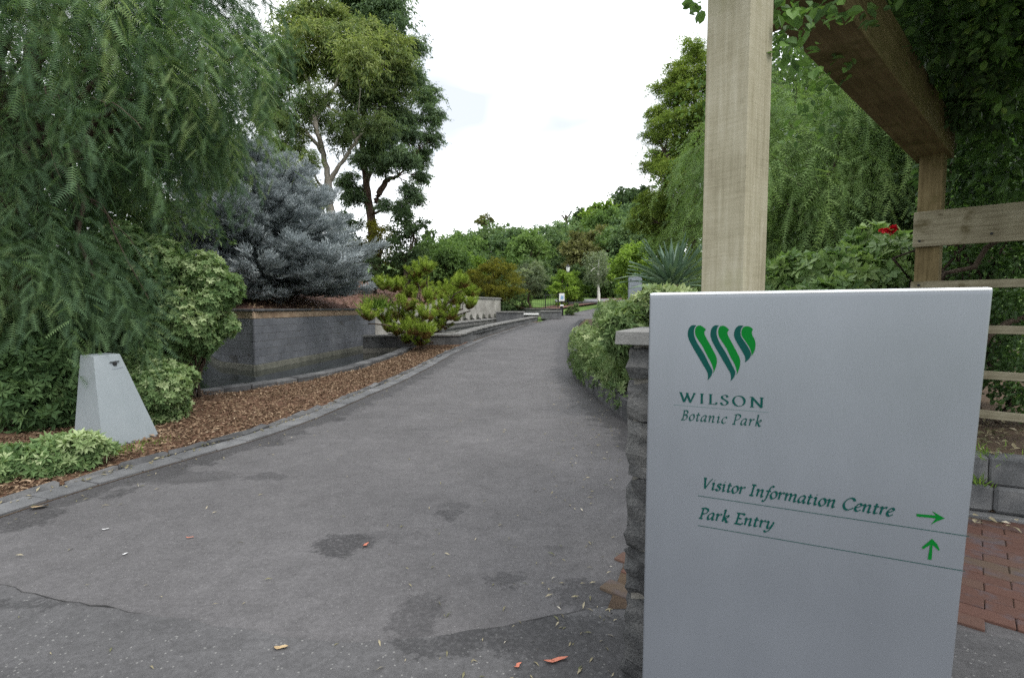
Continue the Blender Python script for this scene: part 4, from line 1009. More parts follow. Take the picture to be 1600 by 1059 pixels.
# brick path under the pergola
ysb = np.arange(2.62, 7.05, .2); bp = strip('brick_path', ysb, .53 + .4 * (ysb - 2.68), np.full(len(ysb), 9.), 3, M['soil'], .008)
fr = lambda x_: np.interp(x_, [.4, .52, .62, 1.2, 2.25, 2.36, 2.45, 3, 9], [2.75, 2.71, 2.6, 2.55, 2.48, 2.4, 2.36, 2.2, .5])
bm = [block_mesh('brick', .228, .113, .05, .004, M['brick'], .0008, k) for k in range(3)]
ba = math.radians(8); bx, by = A((math.cos(ba), -math.sin(ba))), A((math.sin(ba), math.cos(ba)))
nbk = 0
for i_ in range(-26, 40):
    for j in range(-26, 40):
        # 45 degree running bond
        u, v = (i_ + .5 * (j % 2)) * .2325, j * .1175
        ca, sa = math.cos(R(-42)), math.sin(R(-42)); p_ = A((2.6, 2.9)) + A((ca * u - sa * v, sa * u + ca * v))
        if not (.5 < p_[0] < 4.6 and p_[1] < 4.75): continue
        if p_[1] < fr(p_[0]) + .06: continue
        if 1.12 < p_[0] / p_[1] or p_[0] > 4.4: continue
        if p_[0] < .56 + .4 * (p_[1] - 2.68): continue
        if np.dot(p_ - A((3.52, 3.82)), SB[:2]) > -.02: continue
        obj('brick', bm[int(rng.integers(3))], bp, (p_[0], p_[1], float(rng.normal(-.008, .0015))), (rng.normal(0, .004), rng.normal(0, .004), R(-42))); nbk += 1

# concrete block garden edge to the right
gb = empty('garden_block_wall', (3.6, 3.8, 0)); tag(gb, 'low grey concrete block garden wall edging the brick path', 'wall')
g0, g1 = A((3.52, 3.84)) - SD[:2] * 2.1, A((3.52, 3.84)) + SD[:2] * 1.2
wall_core(gb, g0, g1, -.05, .44, M['soil'], .3, .05)
def shift(p_, s_): return tuple(A(p_) + SD[:2] * s_)
block_wall(gb, shift(g0, 0), shift(g1, 0), -.02, .045, 1, .6, M['concrete_block'], 'footing_block', .3, .06, seed=400, cham=.01)
block_wall(gb, shift(g0, .17), shift(g1, .17), .045, .255, 1, .4, M['concrete_block'], 'concrete_block', .2, .0, seed=410, cham=.022)
block_wall(gb, shift(g0, .0), shift(g1, .0), .255, .47, 1, .56, M['concrete_block'], 'concrete_block', .2, -.02, seed=420, cham=.012)
ge = A((1.72, 6.45)); wall_core(gb, ge, g0, -.05, .44, M['soil'], .3, .05)
block_wall(gb, ge, g0, -.02, .255, 1, .4, M['concrete_block'], 'concrete_block', .2, .0, seed=430, cham=.022)
block_wall(gb, ge, g0, .255, .47, 1, .56, M['concrete_block'], 'concrete_block', .2, -.02, seed=440, cham=.012)
# garden soil behind it
V = []; gxs = np.linspace(0, 1, 14)
q0, q1 = g0 + SD[:2] * .06 + SB[:2] * .1, g1 + SD[:2] * 4 + SB[:2] * .1
rows = []
for s in np.linspace(0, 1, 10):
    ln = q0[None] + (q1 - q0)[None] * gxs[:, None] + SB[:2] * 9 * s; rows.append(np.concatenate([ln, (.43 + .25 * s + .03 * np.sin(ln[:, :1] * 4 + s * 9) + np.maximum(h(ln[:, 0], ln[:, 1]), 0)[:, None])], 1))
n = 14; i = (np.arange(9)[:, None] * n + np.arange(n - 1)[None]).ravel()
tag(obj('garden_soil', np_mesh('garden_soil', np.concatenate(rows), [np.stack([i, i + 1, i + n + 1, i + n], -1)], M['soil'], smooth=True)), kind='structure')

# roadside bed under the pale bush with its low wall
ys = np.arange(6.6, 30, .4); o_ = strip('roadside_bed', ys, xr(ys) + .2, xr(ys) + 9, 12, M['soil'], .25)
bw2 = empty('bed_wall', (1.7, 7, 0)); tag(bw2, 'low dark stone bed edging under the pale overhanging bush', 'edging')
bm2 = [block_mesh('edging_stone', .24, .48, .34, .015, M['bluestone_dark'], .005, 60 + k) for k in range(3)]
x, y, a = along(np.stack([xr(np.arange(6.4, 29.5, .3)) + .12, np.arange(6.4, 29.5, .3)], 1), .49)
for k in range(len(x)): under(obj('edging_stone', bm2[k % 3], None, (x[k], y[k], float(h(x[k], y[k])) + .13), (0, 0, a[k] - math.pi / 2)), bw2)

# ================================================================== planting
def crown_of(root):
    c = bpy.data.objects.new('crown', None); c.empty_display_size = .1; COL.objects.link(c); c.parent = root; return c

def piece(name, me, crown, loc, rot, scale):
    """one branch of a crown; positions are given in the place, the crown stands at its tree's base"""
    o = bpy.data.objects.new(name, me); b0 = crown.parent.location
    o.location = (loc[0] - b0[0], loc[1] - b0[1], loc[2] - b0[2]); o.rotation_euler = rot; o.scale = scale if hasattr(scale, '__len__') else (scale,) * 3
    COL.objects.link(o); o.parent = crown; return o

def hanging_mesh(ns, Lr, fl, mat, tmpl, gap, tone, spread=.32):
    """a bunch of weeping shoots set with feather leaves, heading +X and falling"""
    f = Fol()
    for k in range(ns):
        L = rng.uniform(*Lr); m_ = max(4, int(L / gap)); t_ = np.linspace(0, 1, m_); a = rng.normal(0, .5); out = A((math.cos(a), math.sin(a), .25)); p0 = rng.normal(0, spread, 3) * (1, 1, .7)
        P = p0 + out * (L * .5 * (1 - (1 - t_) ** 2))[:, None] + A((0, 0, -1.)) * (L * .85 * t_ ** 1.6)[:, None] + np.cumsum(rng.normal(0, .009, (m_, 3)), 0)
        T = nrm(np.gradient(P, axis=0)); sd = nrm(np.cross(T, A((0, 0, 1.)) + rng.normal(0, .3, 3))); sg_ = np.where(np.arange(m_) % 2 == 0, 1, -1)[:, None]
        D = nrm(T * .7 + sd * sg_ * .75 + A((0, 0, -.25)) + rng.normal(0, .25, (m_, 3)))
        f.put(tmpl, P, D, fl * rng.uniform(.7, 1.2, m_), rng.normal(0, .6, m_), tone + rng.normal(0, .1) + rng.normal(0, .13, m_))
        st = MB(); 
        f.put((A([(0, .004, 0), (0, -.004, 0), (1, -.002, 0), (1, .002, 0)]), [A([(0, 1, 2, 3)])]), P[:-1:2], P[1::2][:len(P[:-1:2])] - P[:-1:2] if m_ % 2 == 0 else P[1::2] - P[:-1:2], np.full(len(P[:-1:2]), gap * 2.2), np.zeros(len(P[:-1:2])), np.full(len(P[:-1:2]), .95))
    ks = list(f.F)
    return np_mesh('weeping_foliage', np.concatenate(f.V), [np.concatenate(f.F[k]) for k in ks], mat, np.clip(np.concatenate([np.concatenate(f.T[k]) for k in ks]), 0, 1))

def weeping_tree(name, label, base, c, r, nbr, Lr, fl, mats, trunk_r, tmpl, zmin=.6, group=None, tone0=.45, gap=.07, ns=13, zlow=.8, inner=.5, lean=(0, 0, 0), nlimb=30, bs=1., ok=None):
    root = empty(name, base); tag(root, label, 'tree', group); base = A(base); c, r = A(c), A(r)
    tb = MB(); tp = c + (0, 0, r[2] * .35) + A(lean); limb(tb, base - (0, 0, .2), tp, trunk_r, trunk_r * .4, .0, .05, 9, 8)
    heads = spread_points(nbr, c, r, inner, .0, c[2] - r[2] * zlow)
    if ok is not None: heads = A([q_ for q_ in heads if ok(q_)])
    for q_ in heads[:nlimb]:
        s_ = rng.uniform(.35, .8); p_ = base + (tp - base) * s_; Q = limb(tb, p_, q_, trunk_r * .3, .016, .2, .07, 8, 6)
        for _ in range(2): limb(tb, Q[5], q_ + rng.normal(0, .5, 3), .018, .005, .1, .06, 5, 4)
    for q_ in heads[nlimb:nlimb + 50]: limb(tb, q_, q_ + nrm(q_ - c) * A((.9, .9, .2)) + rng.normal(0, .3, 3) - (0, 0, rng.uniform(0, .7)), .011, .003, .15, .12, 7, 4)
    under(tb.build('trunk', mats[1], None, True), root); cr = crown_of(root)
    lg = [hanging_mesh(ns, Lr, fl, mats[0], tmpl, gap, tone0 + tn) for tn in (-.3, -.14, .0, .14, .34)]
    sh = [hanging_mesh(ns, (Lr[0] * .45, Lr[1] * .5), fl, mats[0], tmpl, gap * .8, tone0 + tn) for tn in (-.22, 0, .22)]
    for q_ in heads:
        me = sh[int(rng.integers(3))] if q_[2] - zmin < Lr[1] * .8 else lg[int(rng.integers(5))]
        a = math.atan2(q_[1] - c[1], q_[0] - c[0]) + rng.normal(0, .5); piece('weeping_foliage', me, cr, q_, (rng.normal(0, .1), rng.normal(0, .12), a), bs * rng.uniform(.8, 1.2))
    return root

def spray_into(f, tm, c, r, n, L, wr, droop, tone, twigs=30, tv=.16, fall=.55):
    """leafy twigs fanning from a branch end, arching over and hanging: uneven, open outline"""
    c, r = A(c), A(r); per = max(3, n // twigs); d = nrm(rng.normal(0, 1, (twigs, 3)) + (0, 0, .35)); ln = rng.uniform(.45, 1.15, twigs) * np.where(rng.random(twigs) < .15, 1.25, 1)
    s = rng.uniform(.25, 1., (twigs, per)) ** .7; side = rng.normal(0, .09, (twigs, per, 3))
    P = d[:, None] * (ln[:, None] * s)[..., None] + side; P[..., 2] -= fall * (ln[:, None] * s ** 2) * rng.uniform(.3, 1.1, (twigs, 1))
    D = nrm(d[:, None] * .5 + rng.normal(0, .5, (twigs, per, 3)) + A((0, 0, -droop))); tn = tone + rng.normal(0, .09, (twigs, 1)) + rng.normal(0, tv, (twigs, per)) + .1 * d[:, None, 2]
    k = twigs * per; sz = L * rng.uniform(.7, 1.3, k); f.put(tm, c + P.reshape(-1, 3) * r, D.reshape(-1, 3), np.stack([sz, sz * wr, sz], 1), rng.normal(0, .8, k), tn.ravel())

def clump_meshes(n, L, wr, droop, mat, tones, tmpl=None, per=3, inner=.25, out=.6, twigs=0):
    """unit-size leafy branches in several tones; L is relative to the clump's radius"""
    res = []
    for tn in tones:
        row = []
        for _ in range(per):
            f = Fol()
            if twigs: spray_into(f, tmpl or T_LEAF, (0, 0, 0), (1, 1, 1), n, L, wr, droop, tn, twigs)
            else: leaf_clump(f, tmpl or T_LEAF, (0, 0, 0), (1, 1, 1), n, L, wr, droop, tn, .2, .7, inner, out)
            ks = list(f.F)
            row.append(np_mesh('branch_foliage', np.concatenate(f.V), [np.concatenate(f.F[k]) for k in ks], mat, np.clip(np.concatenate([np.concatenate(f.T[k]) for k in ks]), 0, 1)))
        res.append(row)
    return res

# ---- left side -----------------------------------------------------------------
def pepper_ok(q_): k = q_[0] / q_[1]; return k < np.interp(q_[2], [3.7, 3.71, 4.5, 5.0, 5.8], [-.78, -.66, -.62, -.54, -.475])
weeping_tree('pepper_tree', 'big weeping pepper tree with feathery leaves behind the steel cabinet', (-9.4, 9.3, .1), (-7.2, 8.0, 4.2), (3.5, 3.2, 4.2), 366, (.7, 1.7), .25,
    (M['l_pepper'], M['bark']), .26, FROND, zmin=.7, tone0=.45, ns=13, zlow=.72, ok=pepper_ok, nlimb=34)

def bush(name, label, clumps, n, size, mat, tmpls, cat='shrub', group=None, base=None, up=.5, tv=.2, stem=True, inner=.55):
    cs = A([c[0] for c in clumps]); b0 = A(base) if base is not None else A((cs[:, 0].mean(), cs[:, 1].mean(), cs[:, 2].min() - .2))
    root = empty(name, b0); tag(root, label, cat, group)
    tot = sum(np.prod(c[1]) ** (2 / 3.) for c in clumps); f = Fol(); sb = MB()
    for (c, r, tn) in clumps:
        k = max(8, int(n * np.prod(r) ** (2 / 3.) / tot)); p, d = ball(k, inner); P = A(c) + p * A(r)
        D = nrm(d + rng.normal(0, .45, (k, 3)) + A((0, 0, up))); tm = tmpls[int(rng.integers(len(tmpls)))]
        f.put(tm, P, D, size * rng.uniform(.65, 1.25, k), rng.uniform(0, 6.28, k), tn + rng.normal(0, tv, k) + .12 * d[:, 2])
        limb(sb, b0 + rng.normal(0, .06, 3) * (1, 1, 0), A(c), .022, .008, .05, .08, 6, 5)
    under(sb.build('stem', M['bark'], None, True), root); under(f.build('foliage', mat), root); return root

def blob(px, py, d, rpx, flat=1., tone=.5, n=9, cr=.5, deep=1.):
    """a lumpy mass seen at (px,py): n smaller clumps through an ellipsoid"""
    c = W(px, py, d); r = rpx * d / FPX; R_ = A((r, r * deep, r * flat))
    pts = spread_points(n, c, R_ * (1 - cr * .7), .5, .35)
    return [(p_, R_ * cr * rng.uniform(.75, 1.25), tone + rng.normal(0, .1)) for p_ in pts]

bush('rounded_shrub', 'large rounded light green shrub between the pepper tree and the pond wall', blob(305, 470, 7.9, 72, 1.0, .6, 18, .36) + blob(235, 435, 7.8, 74, 1.1, .5, 16, .38) + blob(280, 530, 7.7, 62, .8, .4, 9, .5), 14500, .072, M['l_pitto'], WH, base=(-5.4, 8.5, .1))
bush('rounded_shrub', 'small rounded pale green shrub touching the steel cabinet', blob(250, 610, 6.9, 62, .85, .6, 12, .5) + blob(225, 570, 7.2, 40, .8, .45, 5, .5), 5200, .072, M['l_pitto'], WH, base=(-4.75, 6.9, .1))
bush('low_shrub', 'low sprawling leafy shrub by the kerb in front of the steel cabinet', blob(35, 722, 4.75, 62, .55, .55, 9, .5) + blob(120, 700, 4.95, 48, .6, .6, 7, .5) + blob(-40, 740, 4.5, 60, .6, .5, 6, .5), 2900, .082, M['l_pitto'], WHN, base=(-4.6, 4.8, .05))
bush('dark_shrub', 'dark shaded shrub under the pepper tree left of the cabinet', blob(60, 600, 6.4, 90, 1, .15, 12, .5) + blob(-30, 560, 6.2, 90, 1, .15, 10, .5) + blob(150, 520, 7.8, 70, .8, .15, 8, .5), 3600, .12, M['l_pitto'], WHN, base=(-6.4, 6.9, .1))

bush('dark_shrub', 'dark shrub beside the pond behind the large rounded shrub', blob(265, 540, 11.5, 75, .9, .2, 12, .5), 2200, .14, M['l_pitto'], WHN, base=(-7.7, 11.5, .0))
# blue spruce on the bank above the pond wall
sx_, sy_ = -8.3, 17.2; sb_ = bank_z(sx_, sy_)
sp = empty('blue_spruce', (sx_, sy_, sb_)); tag(sp, 'silvery blue spruce on the bank above the pond wall', 'tree')
tb = MB(); top_ = A((sx_ - .3, sy_, 6.5)); limb(tb, (sx_, sy_, sb_ - .2), top_, .17, .02, 0, .01, 9, 8)
def spruce_branch():
    t_ = np.linspace(0, 1, 12); P = np.stack([2 * t_, 0 * t_, -.22 * np.sin(t_ * 2.6) + .2 * t_ ** 2], 1) + np.cumsum(rng.normal(0, .02, (12, 3)), 0); m_ = 120
    s_ = rng.uniform(.15, 1, m_) ** .85; Q = np.stack([np.interp(s_, t_, P[:, j]) for j in range(3)], 1); sgn = rng.choice([-1, 1], m_)[:, None]; f = Fol()
    wid = (1.1 - s_)[:, None] * rng.uniform(0, .55, (m_, 1)); D = nrm(A((1., 0, 0)) * rng.uniform(.35, 1, (m_, 1)) + A((0, 1., 0)) * sgn * rng.uniform(.15, .9, (m_, 1)) + A((0, 0, .25)) + rng.normal(0, .14, (m_, 3)))
    Q = Q + A((.5, 0, 0)) * wid * .6 + A((0, 1., 0)) * sgn * wid + rng.normal(0, .03, (m_, 3)); ln = .3 * rng.uniform(.7, 1.25, m_)
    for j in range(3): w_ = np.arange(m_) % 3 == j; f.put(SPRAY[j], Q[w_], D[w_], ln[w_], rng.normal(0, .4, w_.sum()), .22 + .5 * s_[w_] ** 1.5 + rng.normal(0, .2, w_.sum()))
    tbm = MB(); tbm.tube(P, np.linspace(.035, .006, 12), 4); f.put((np.concatenate(tbm.V), [A(tbm.F[4])]), np.zeros((1, 3)), A([(1., 0, 0)]), np.ones(1), np.zeros(1), A([0.])); ks = list(f.F)
    return np_mesh('branch', np.concatenate(f.V), [np.concatenate(f.F[k]) for k in ks], M['l_spruce'], np.clip(np.concatenate([np.concatenate(f.T[k]) for k in ks]), 0, 1))
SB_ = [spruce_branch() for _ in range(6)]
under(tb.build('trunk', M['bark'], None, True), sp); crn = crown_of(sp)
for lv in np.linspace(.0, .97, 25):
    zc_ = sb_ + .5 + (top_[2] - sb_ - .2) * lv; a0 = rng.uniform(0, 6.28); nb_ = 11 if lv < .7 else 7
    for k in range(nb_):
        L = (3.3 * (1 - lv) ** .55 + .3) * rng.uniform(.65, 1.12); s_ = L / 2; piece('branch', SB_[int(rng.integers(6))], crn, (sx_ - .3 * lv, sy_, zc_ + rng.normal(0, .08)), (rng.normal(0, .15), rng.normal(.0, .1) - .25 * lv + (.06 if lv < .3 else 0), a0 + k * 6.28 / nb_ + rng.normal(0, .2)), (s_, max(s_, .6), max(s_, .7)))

# dwarf pine on the mulch by the road
pb = A((-3.1, 17.6, .12)); pn = empty('dwarf_pine', pb); tag(pn, 'spreading dwarf pine with yellow green tufts on the mulch beside the road', 'tree')
pads = [(575, 497, 17), (598, 500, 17), (622, 496, 20), (600, 450, 15), (622, 452, 17), (640, 462, 16), (652, 430, 17), (668, 424, 15), (656, 448, 18), (640, 480, 20), (668, 470, 20), (690, 462, 17), (706, 455, 17), (722, 447, 14), (735, 462, 13), (712, 474, 18),
        (735, 480, 12), (690, 486, 20), (708, 497, 16), (668, 496, 18), (640, 505, 18), (622, 520, 18), (646, 520, 18), (664, 526, 18), (636, 534, 14), (606, 516, 12), (655, 537, 12), (690, 512, 15)]
tb = MB(); f = Fol()
for (x_, y_, r_) in pads:
    c = W(x_, y_, 17.4 + rng.normal(0, .35)); r = r_ * 17.4 / FPX * 1.2; j0 = pb + (rng.normal(0, .12), rng.normal(0, .1), .25 + .45 * max(0, (540 - y_) / 120)); limb(tb, j0, c - (0, 0, r * .4), .05, .018, .1, .08, 7, 5)
    nb_ = 20
    for _ in range(nb_):
        d_ = nrm(rng.normal(0, 1, 3) * (1, 1, .6) + (0, 0, .5)); e = c + d_ * r * rng.uniform(.45, 1.0)
        m_ = 8; t_ = np.linspace(.25, 1, m_)[:, None]; st = c - (0, 0, r * .25); P = st + (e - st) * t_ + A((0, 0, 1.)) * (t_ ** 2) * r * .3
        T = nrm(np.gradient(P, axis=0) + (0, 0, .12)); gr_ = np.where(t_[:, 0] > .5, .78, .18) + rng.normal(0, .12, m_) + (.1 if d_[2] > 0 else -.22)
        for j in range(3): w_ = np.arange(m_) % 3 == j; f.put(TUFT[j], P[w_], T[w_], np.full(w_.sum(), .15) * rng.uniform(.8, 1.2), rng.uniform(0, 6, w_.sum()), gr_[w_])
limb(tb, pb - (0, 0, .2), pb + (.1, 0, .9), .11, .06, 0, .05, 6, 7)
under(tb.build('trunk', M['bark'], None, True), pn); under(f.build('crown', M['l_pine']), pn)

# gum trees
def px_tree(name, label, paths, clumps, d, mats, nleaf, L, wr, droop, cat='tree', group=None, sub=7, dj=1.3, twig=2, cr=.42, flat=.8, rad0=1., twn=26):
    """paths: limbs as lists of (px, py, depth offset, radius m); clumps: (px, py, r px, tone)"""
    b0 = W(*paths[0][0][:2], d + paths[0][0][2]); b0[2] = min(b0[2], max(float(h(b0[0], b0[1])), 0) + 4)
    root = empty(name, b0); tag(root, label, cat, group); tb = MB(); nodes_ = []
    for pth in paths:
        P = A([W(p_[0], p_[1], d + p_[2]) for p_ in pth]); rr = A([p_[3] for p_ in pth]); s_ = np.arange(len(P)); ss = np.linspace(0, len(P) - 1, len(P) * 4)
        Q = np.stack([np.interp(ss, s_, P[:, j]) for j in range(3)], 1)
        for _ in range(2): Q[1:-1] = .25 * Q[:-2] + .5 * Q[1:-1] + .25 * Q[2:]
        Q[1:-1] += rng.normal(0, .03, Q[1:-1].shape); tb.tube(Q, np.interp(ss, s_, rr), 8); nodes_ += list(zip(Q[len(Q) // 3:], np.interp(ss, s_, rr)[len(Q) // 3:]))
    crn = crown_of(root); vm = clump_meshes(nleaf, L, wr, droop, mats[0], (.2, .35, .5, .65, .8), twigs=twn); NP_ = A([n_[0] for n_ in nodes_]); NR = A([n_[1] for n_ in nodes_]); tot = sum(c[2] ** 2 for c in clumps)
    for (x_, y_, r_, tn) in clumps:
        dd = d + rng.normal(0, dj); c = W(x_, y_, dd); r = r_ * dd / FPX * rad0; k = int(np.argmin(np.linalg.norm(NP_ - c + (0, 0, .8), axis=1)))
        Q = limb(tb, NP_[k], c, max(.03, NR[k] * .45), .02, .08, .07, 7, 5)
        for q_ in spread_points(sub, c, A((r, r, r * flat)) * .72, .45, .35):
            limb(tb, Q[4], q_, .022, .008, .1, .08, 5, 3)
            ti = int(np.clip(round((tn + rng.normal(0, .1) - .2) / .15), 0, 4)); s_ = r * cr * rng.uniform(.8, 1.25)
            piece('branch_foliage', vm[ti][int(rng.integers(3))], crn, q_, (rng.normal(0, .2), rng.normal(0, .2), rng.uniform(0, 6.28)), (s_, s_, s_ * .75))
    under(tb.build('trunk', mats[1], None, True), root); return root

px_tree('gum_tree', 'tall gum tree with pale bare trunk and olive crown behind the blue spruce',
    [[(524, 450, 0, .28), (521, 390, 0, .25), (517, 330, 0, .22), (513, 280, 0, .2)], [(513, 282, 0, .16), (503, 235, 0, .13), (492, 190, .2, .11), (484, 140, .3, .1), (470, 80, .4, .05)],
     [(514, 284, 0, .13), (532, 258, -.2, .1), (548, 235, -.4, .08), (562, 214, -.5, .07)], [(503, 238, 0, .12), (494, 225, .1, .1), (478, 205, .3, .06), (455, 195, .5, .04)], [(492, 190, .2, .1), (520, 140, 0, .07), (545, 90, 0, .04)]],
    [(455, 70, 42, .8), (470, 35, 45, .85), (505, 20, 40, .75), (510, 70, 45, .75), (445, 105, 38, .6), (540, 55, 30, .6), (480, 110, 30, .55), (430, 150, 36, .5), (445, 195, 36, .45), (425, 230, 30, .45), (500, 185, 26, .4), (470, 165, 22, .45), (455, 270, 34, .6), (480, 300, 30, .65),
     (560, 90, 42, .75), (600, 85, 45, .72), (630, 105, 32, .65), (585, 125, 38, .6), (620, 140, 32, .5), (545, 125, 30, .5), (560, 165, 36, .45), (600, 165, 34, .35), (530, 215, 26, .4), (450, 235, 30, .5), (500, 150, 26, .5), (525, 100, 36, .6), (420, 180, 34, .55), (575, 60, 34, .75), (480, 250, 22, .5), (590, 195, 28, .4), (540, 190, 24, .45)],
    26, (M['l_euc'], M['bark_pale']), 460, .26, .22, .9, sub=9, cr=.72)
px_tree('gum_tree', 'dark gum tree with reddish forked trunk right of the pale gum',
    [[(590, 450, 0, .3), (584, 380, 0, .27), (577, 320, 0, .23), (570, 270, 0, .18), (565, 220, .1, .16), (572, 150, .3, .1)], [(586, 318, 0, .2), (594, 300, -.1, .18), (604, 282, -.2, .15), (622, 276, -.3, .08)], [(572, 285, 0, .15), (585, 255, .2, .1), (600, 230, .3, .06)], [(572, 150, .3, .1), (600, 60, .4, .06), (590, 10, .4, .04)]],
    [(560, 10, 40, .4), (600, 15, 38, .35), (595, -25, 45, .4), (545, -20, 40, .4), (612, 45, 26, .3), (648, 75, 22, .4), (650, 120, 24, .45), (665, 150, 26, .4), (675, 180, 24, .35), (672, 215, 20, .35), (660, 235, 14, .35), (640, 185, 18, .35),
     (575, 205, 34, .3), (610, 210, 30, .3), (640, 255, 18, .35), (620, 245, 26, .35), (600, 260, 22, .4), (655, 275, 18, .35), (640, 300, 20, .35), (560, 250, 22, .3), (545, 285, 22, .35), (555, 310, 22, .35), (600, 320, 14, .35), (655, 250, 18, .4), (640, 215, 22, .4), (620, 180, 26, .45), (590, 240, 24, .4), (630, 325, 18, .4), (650, 310, 16, .4)],
    29, (M['l_euc_dark'], M['bark_red']), 420, .3, .24, 1., sub=9, cr=.74)

# trees and shrubs on the bank behind
def std_tree(name, label, px, ytop, wpx, ybot, d, mat, tone=.5, n=22, group='trees on the hillside', leaf=None, bark='bark', tr=.16, inner=.4, cat='tree', per=330, cr=.34, wr=.55, base_z=None):
    c = W(px, (ytop + ybot) / 2, d); r = A((wpx / 2, wpx / 2, (ybot - ytop) / 2)) * d / FPX; L = leaf or max(.09, d * .0055)
    cl = auto_clumps(c, r * (1, 1, 1) * (1 - cr * .3), n, float(r.mean()) * cr, .3, .78, tone, inner)
    bz_ = float(h(c[0], c[1])) if base_z is None else base_z
    return tree(name, label, (c[0], c[1], min(bz_, c[2] - r[2] * .4)), cl, (per, L, wr, .25), (M[mat], M[bark]), tr, cat, group, nlimb=9)

def dome(name, label, px, py, rx, ry, d, mat, tone, n=34, per=330, leaf=.12, up=True, group=None):
    c = W(px, py, d); r = A((rx, rx, ry)) * d / FPX; cl = auto_clumps(c, r * .8, n, float(r.mean()) * .26, .22, .6, tone, .75)
    return tree(name, label, (c[0], c[1], float(h(c[0], c[1]))), cl, (per, leaf, .4, -.1), (M[mat], M['bark']), .08, 'shrub', group, nlimb=12)
std_tree('leafy_tree', 'dark leafy tree at the bank top right of the gums', 640, 315, 70, 440, 27, 'l_dark', .35, 22, leaf=.14)
std_tree('golden_shrub', 'golden green conifer shrub at the top of the mulch bank', 592, 340, 62, 425, 29, 'l_gold', .5, 20, leaf=.1, per=420, group=None, cat='shrub')
std_tree('leafy_tree', 'dense dark tree between the two gum trunks', 545, 330, 70, 440, 30, 'l_dark', .4, 18, leaf=.15)
std_tree('leafy_tree', 'yellow green tree just behind the blue spruce top', 455, 255, 110, 420, 22, 'l_euc', .7, 24, leaf=.14)
std_tree('leafy_tree', 'tall dark tree seen through the gaps of the pepper tree', 250, 60, 330, 420, 19, 'l_dark', .5, 34, leaf=.15, per=420)
std_tree('leafy_tree', 'dark tree at the picture edge behind the pepper tree', -20, 20, 380, 480, 15, 'l_dark', .4, 30, leaf=.14, per=420)
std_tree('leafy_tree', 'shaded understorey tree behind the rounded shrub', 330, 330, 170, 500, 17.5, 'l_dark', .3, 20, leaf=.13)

dome('low_shrub', 'dark green shrub at the foot of the reddish gum trunk', 580, 420, 34, 24, 27.5, 'l_dark', .6, 20, 300, .12)
dome('low_shrub', 'mid green shrub right of the reddish gum trunk', 628, 418, 34, 26, 28, 'l_mid', .5, 20, 300, .12)
dome('low_shrub', 'yellow green shrub behind the blue spruce tip', 545, 405, 34, 34, 28.5, 'l_gold', .5, 20, 300, .12)
std_tree('leafy_tree', 'dark tree deep behind the pepper tree', 110, 130, 330, 520, 12.5, 'l_dark', .45, 36, leaf=.16, per=520)
far = [  # label, px, ytop, w, ybot, d, mat, tone
 ('bushy mid green tree next to the dark tree at the bank edge', 690, 358, 80, 450, 42, 'l_mid', .55),
 ('broad green tree behind the left end of the treeline', 715, 362, 90, 440, 60, 'l_mid', .45),
 ('dark rounded tree below the flat topped gum', 765, 352, 96, 430, 72, 'l_dark', .75),
 ('mid green tree above the olive dome shrub', 800, 352, 60, 420, 66, 'l_blue', .5),
 ('lighter green tree in the middle of the treeline', 822, 358, 82, 440, 60, 'l_mid', .65),
 ('tall blue green tree above the iron fence', 866, 348, 74, 440, 66, 'l_blue', .5),
 ('blue green tree with ragged top right of the treeline middle', 895, 340, 66, 430, 74, 'l_blue', .45),
 ('brownish olive tree above the lamp post', 905, 362, 56, 440, 58, 'l_olive', .55),
 ('pale brown topped tree behind the birch', 938, 352, 64, 440, 62, 'l_olive', .6),
 ('soft green tree between birch and information pillar', 958, 345, 70, 450, 60, 'l_mid', .5),
 ('blue green tree on the slope above the information pillar', 1000, 330, 84, 420, 56, 'l_blue', .55),
 ('bright green tree on the skyline of the hill', 938, 312, 56, 380, 88, 'l_bright', .5),
 ('almost black pine on the skyline of the hill', 985, 292, 62, 345, 92, 'l_dark', .3),
 ('small grey skyline tree left of the bright green one', 912, 325, 34, 370, 96, 'l_dark', .5),
 ('olive tree high on the hill below the wattle', 1020, 318, 70, 400, 60, 'l_acacia', .5),
 ('tree with yellow green patches beside the information pillar', 992, 382, 72, 460, 40, 'l_bright', .5),
 ('green tree behind the pale bush and sword plant', 1045, 350, 80, 450, 34, 'l_mid', .5),
 ('dark leafy tree filling the gap behind the lamp', 862, 400, 50, 475, 58, 'l_dark', .5),
 ('dark tree behind the birch trunk', 915, 415, 56, 480, 54, 'l_dark', .6),
 ('shadowed tree behind the far path', 965, 410, 60, 475, 56, 'l_dark', .35),
 ('low green tree behind the mulch bank', 720, 400, 80, 450, 44, 'l_bright', .35),
 ('leafy tree left of the olive dome shrub', 700, 385, 70, 450, 34, 'l_mid', .35),
]
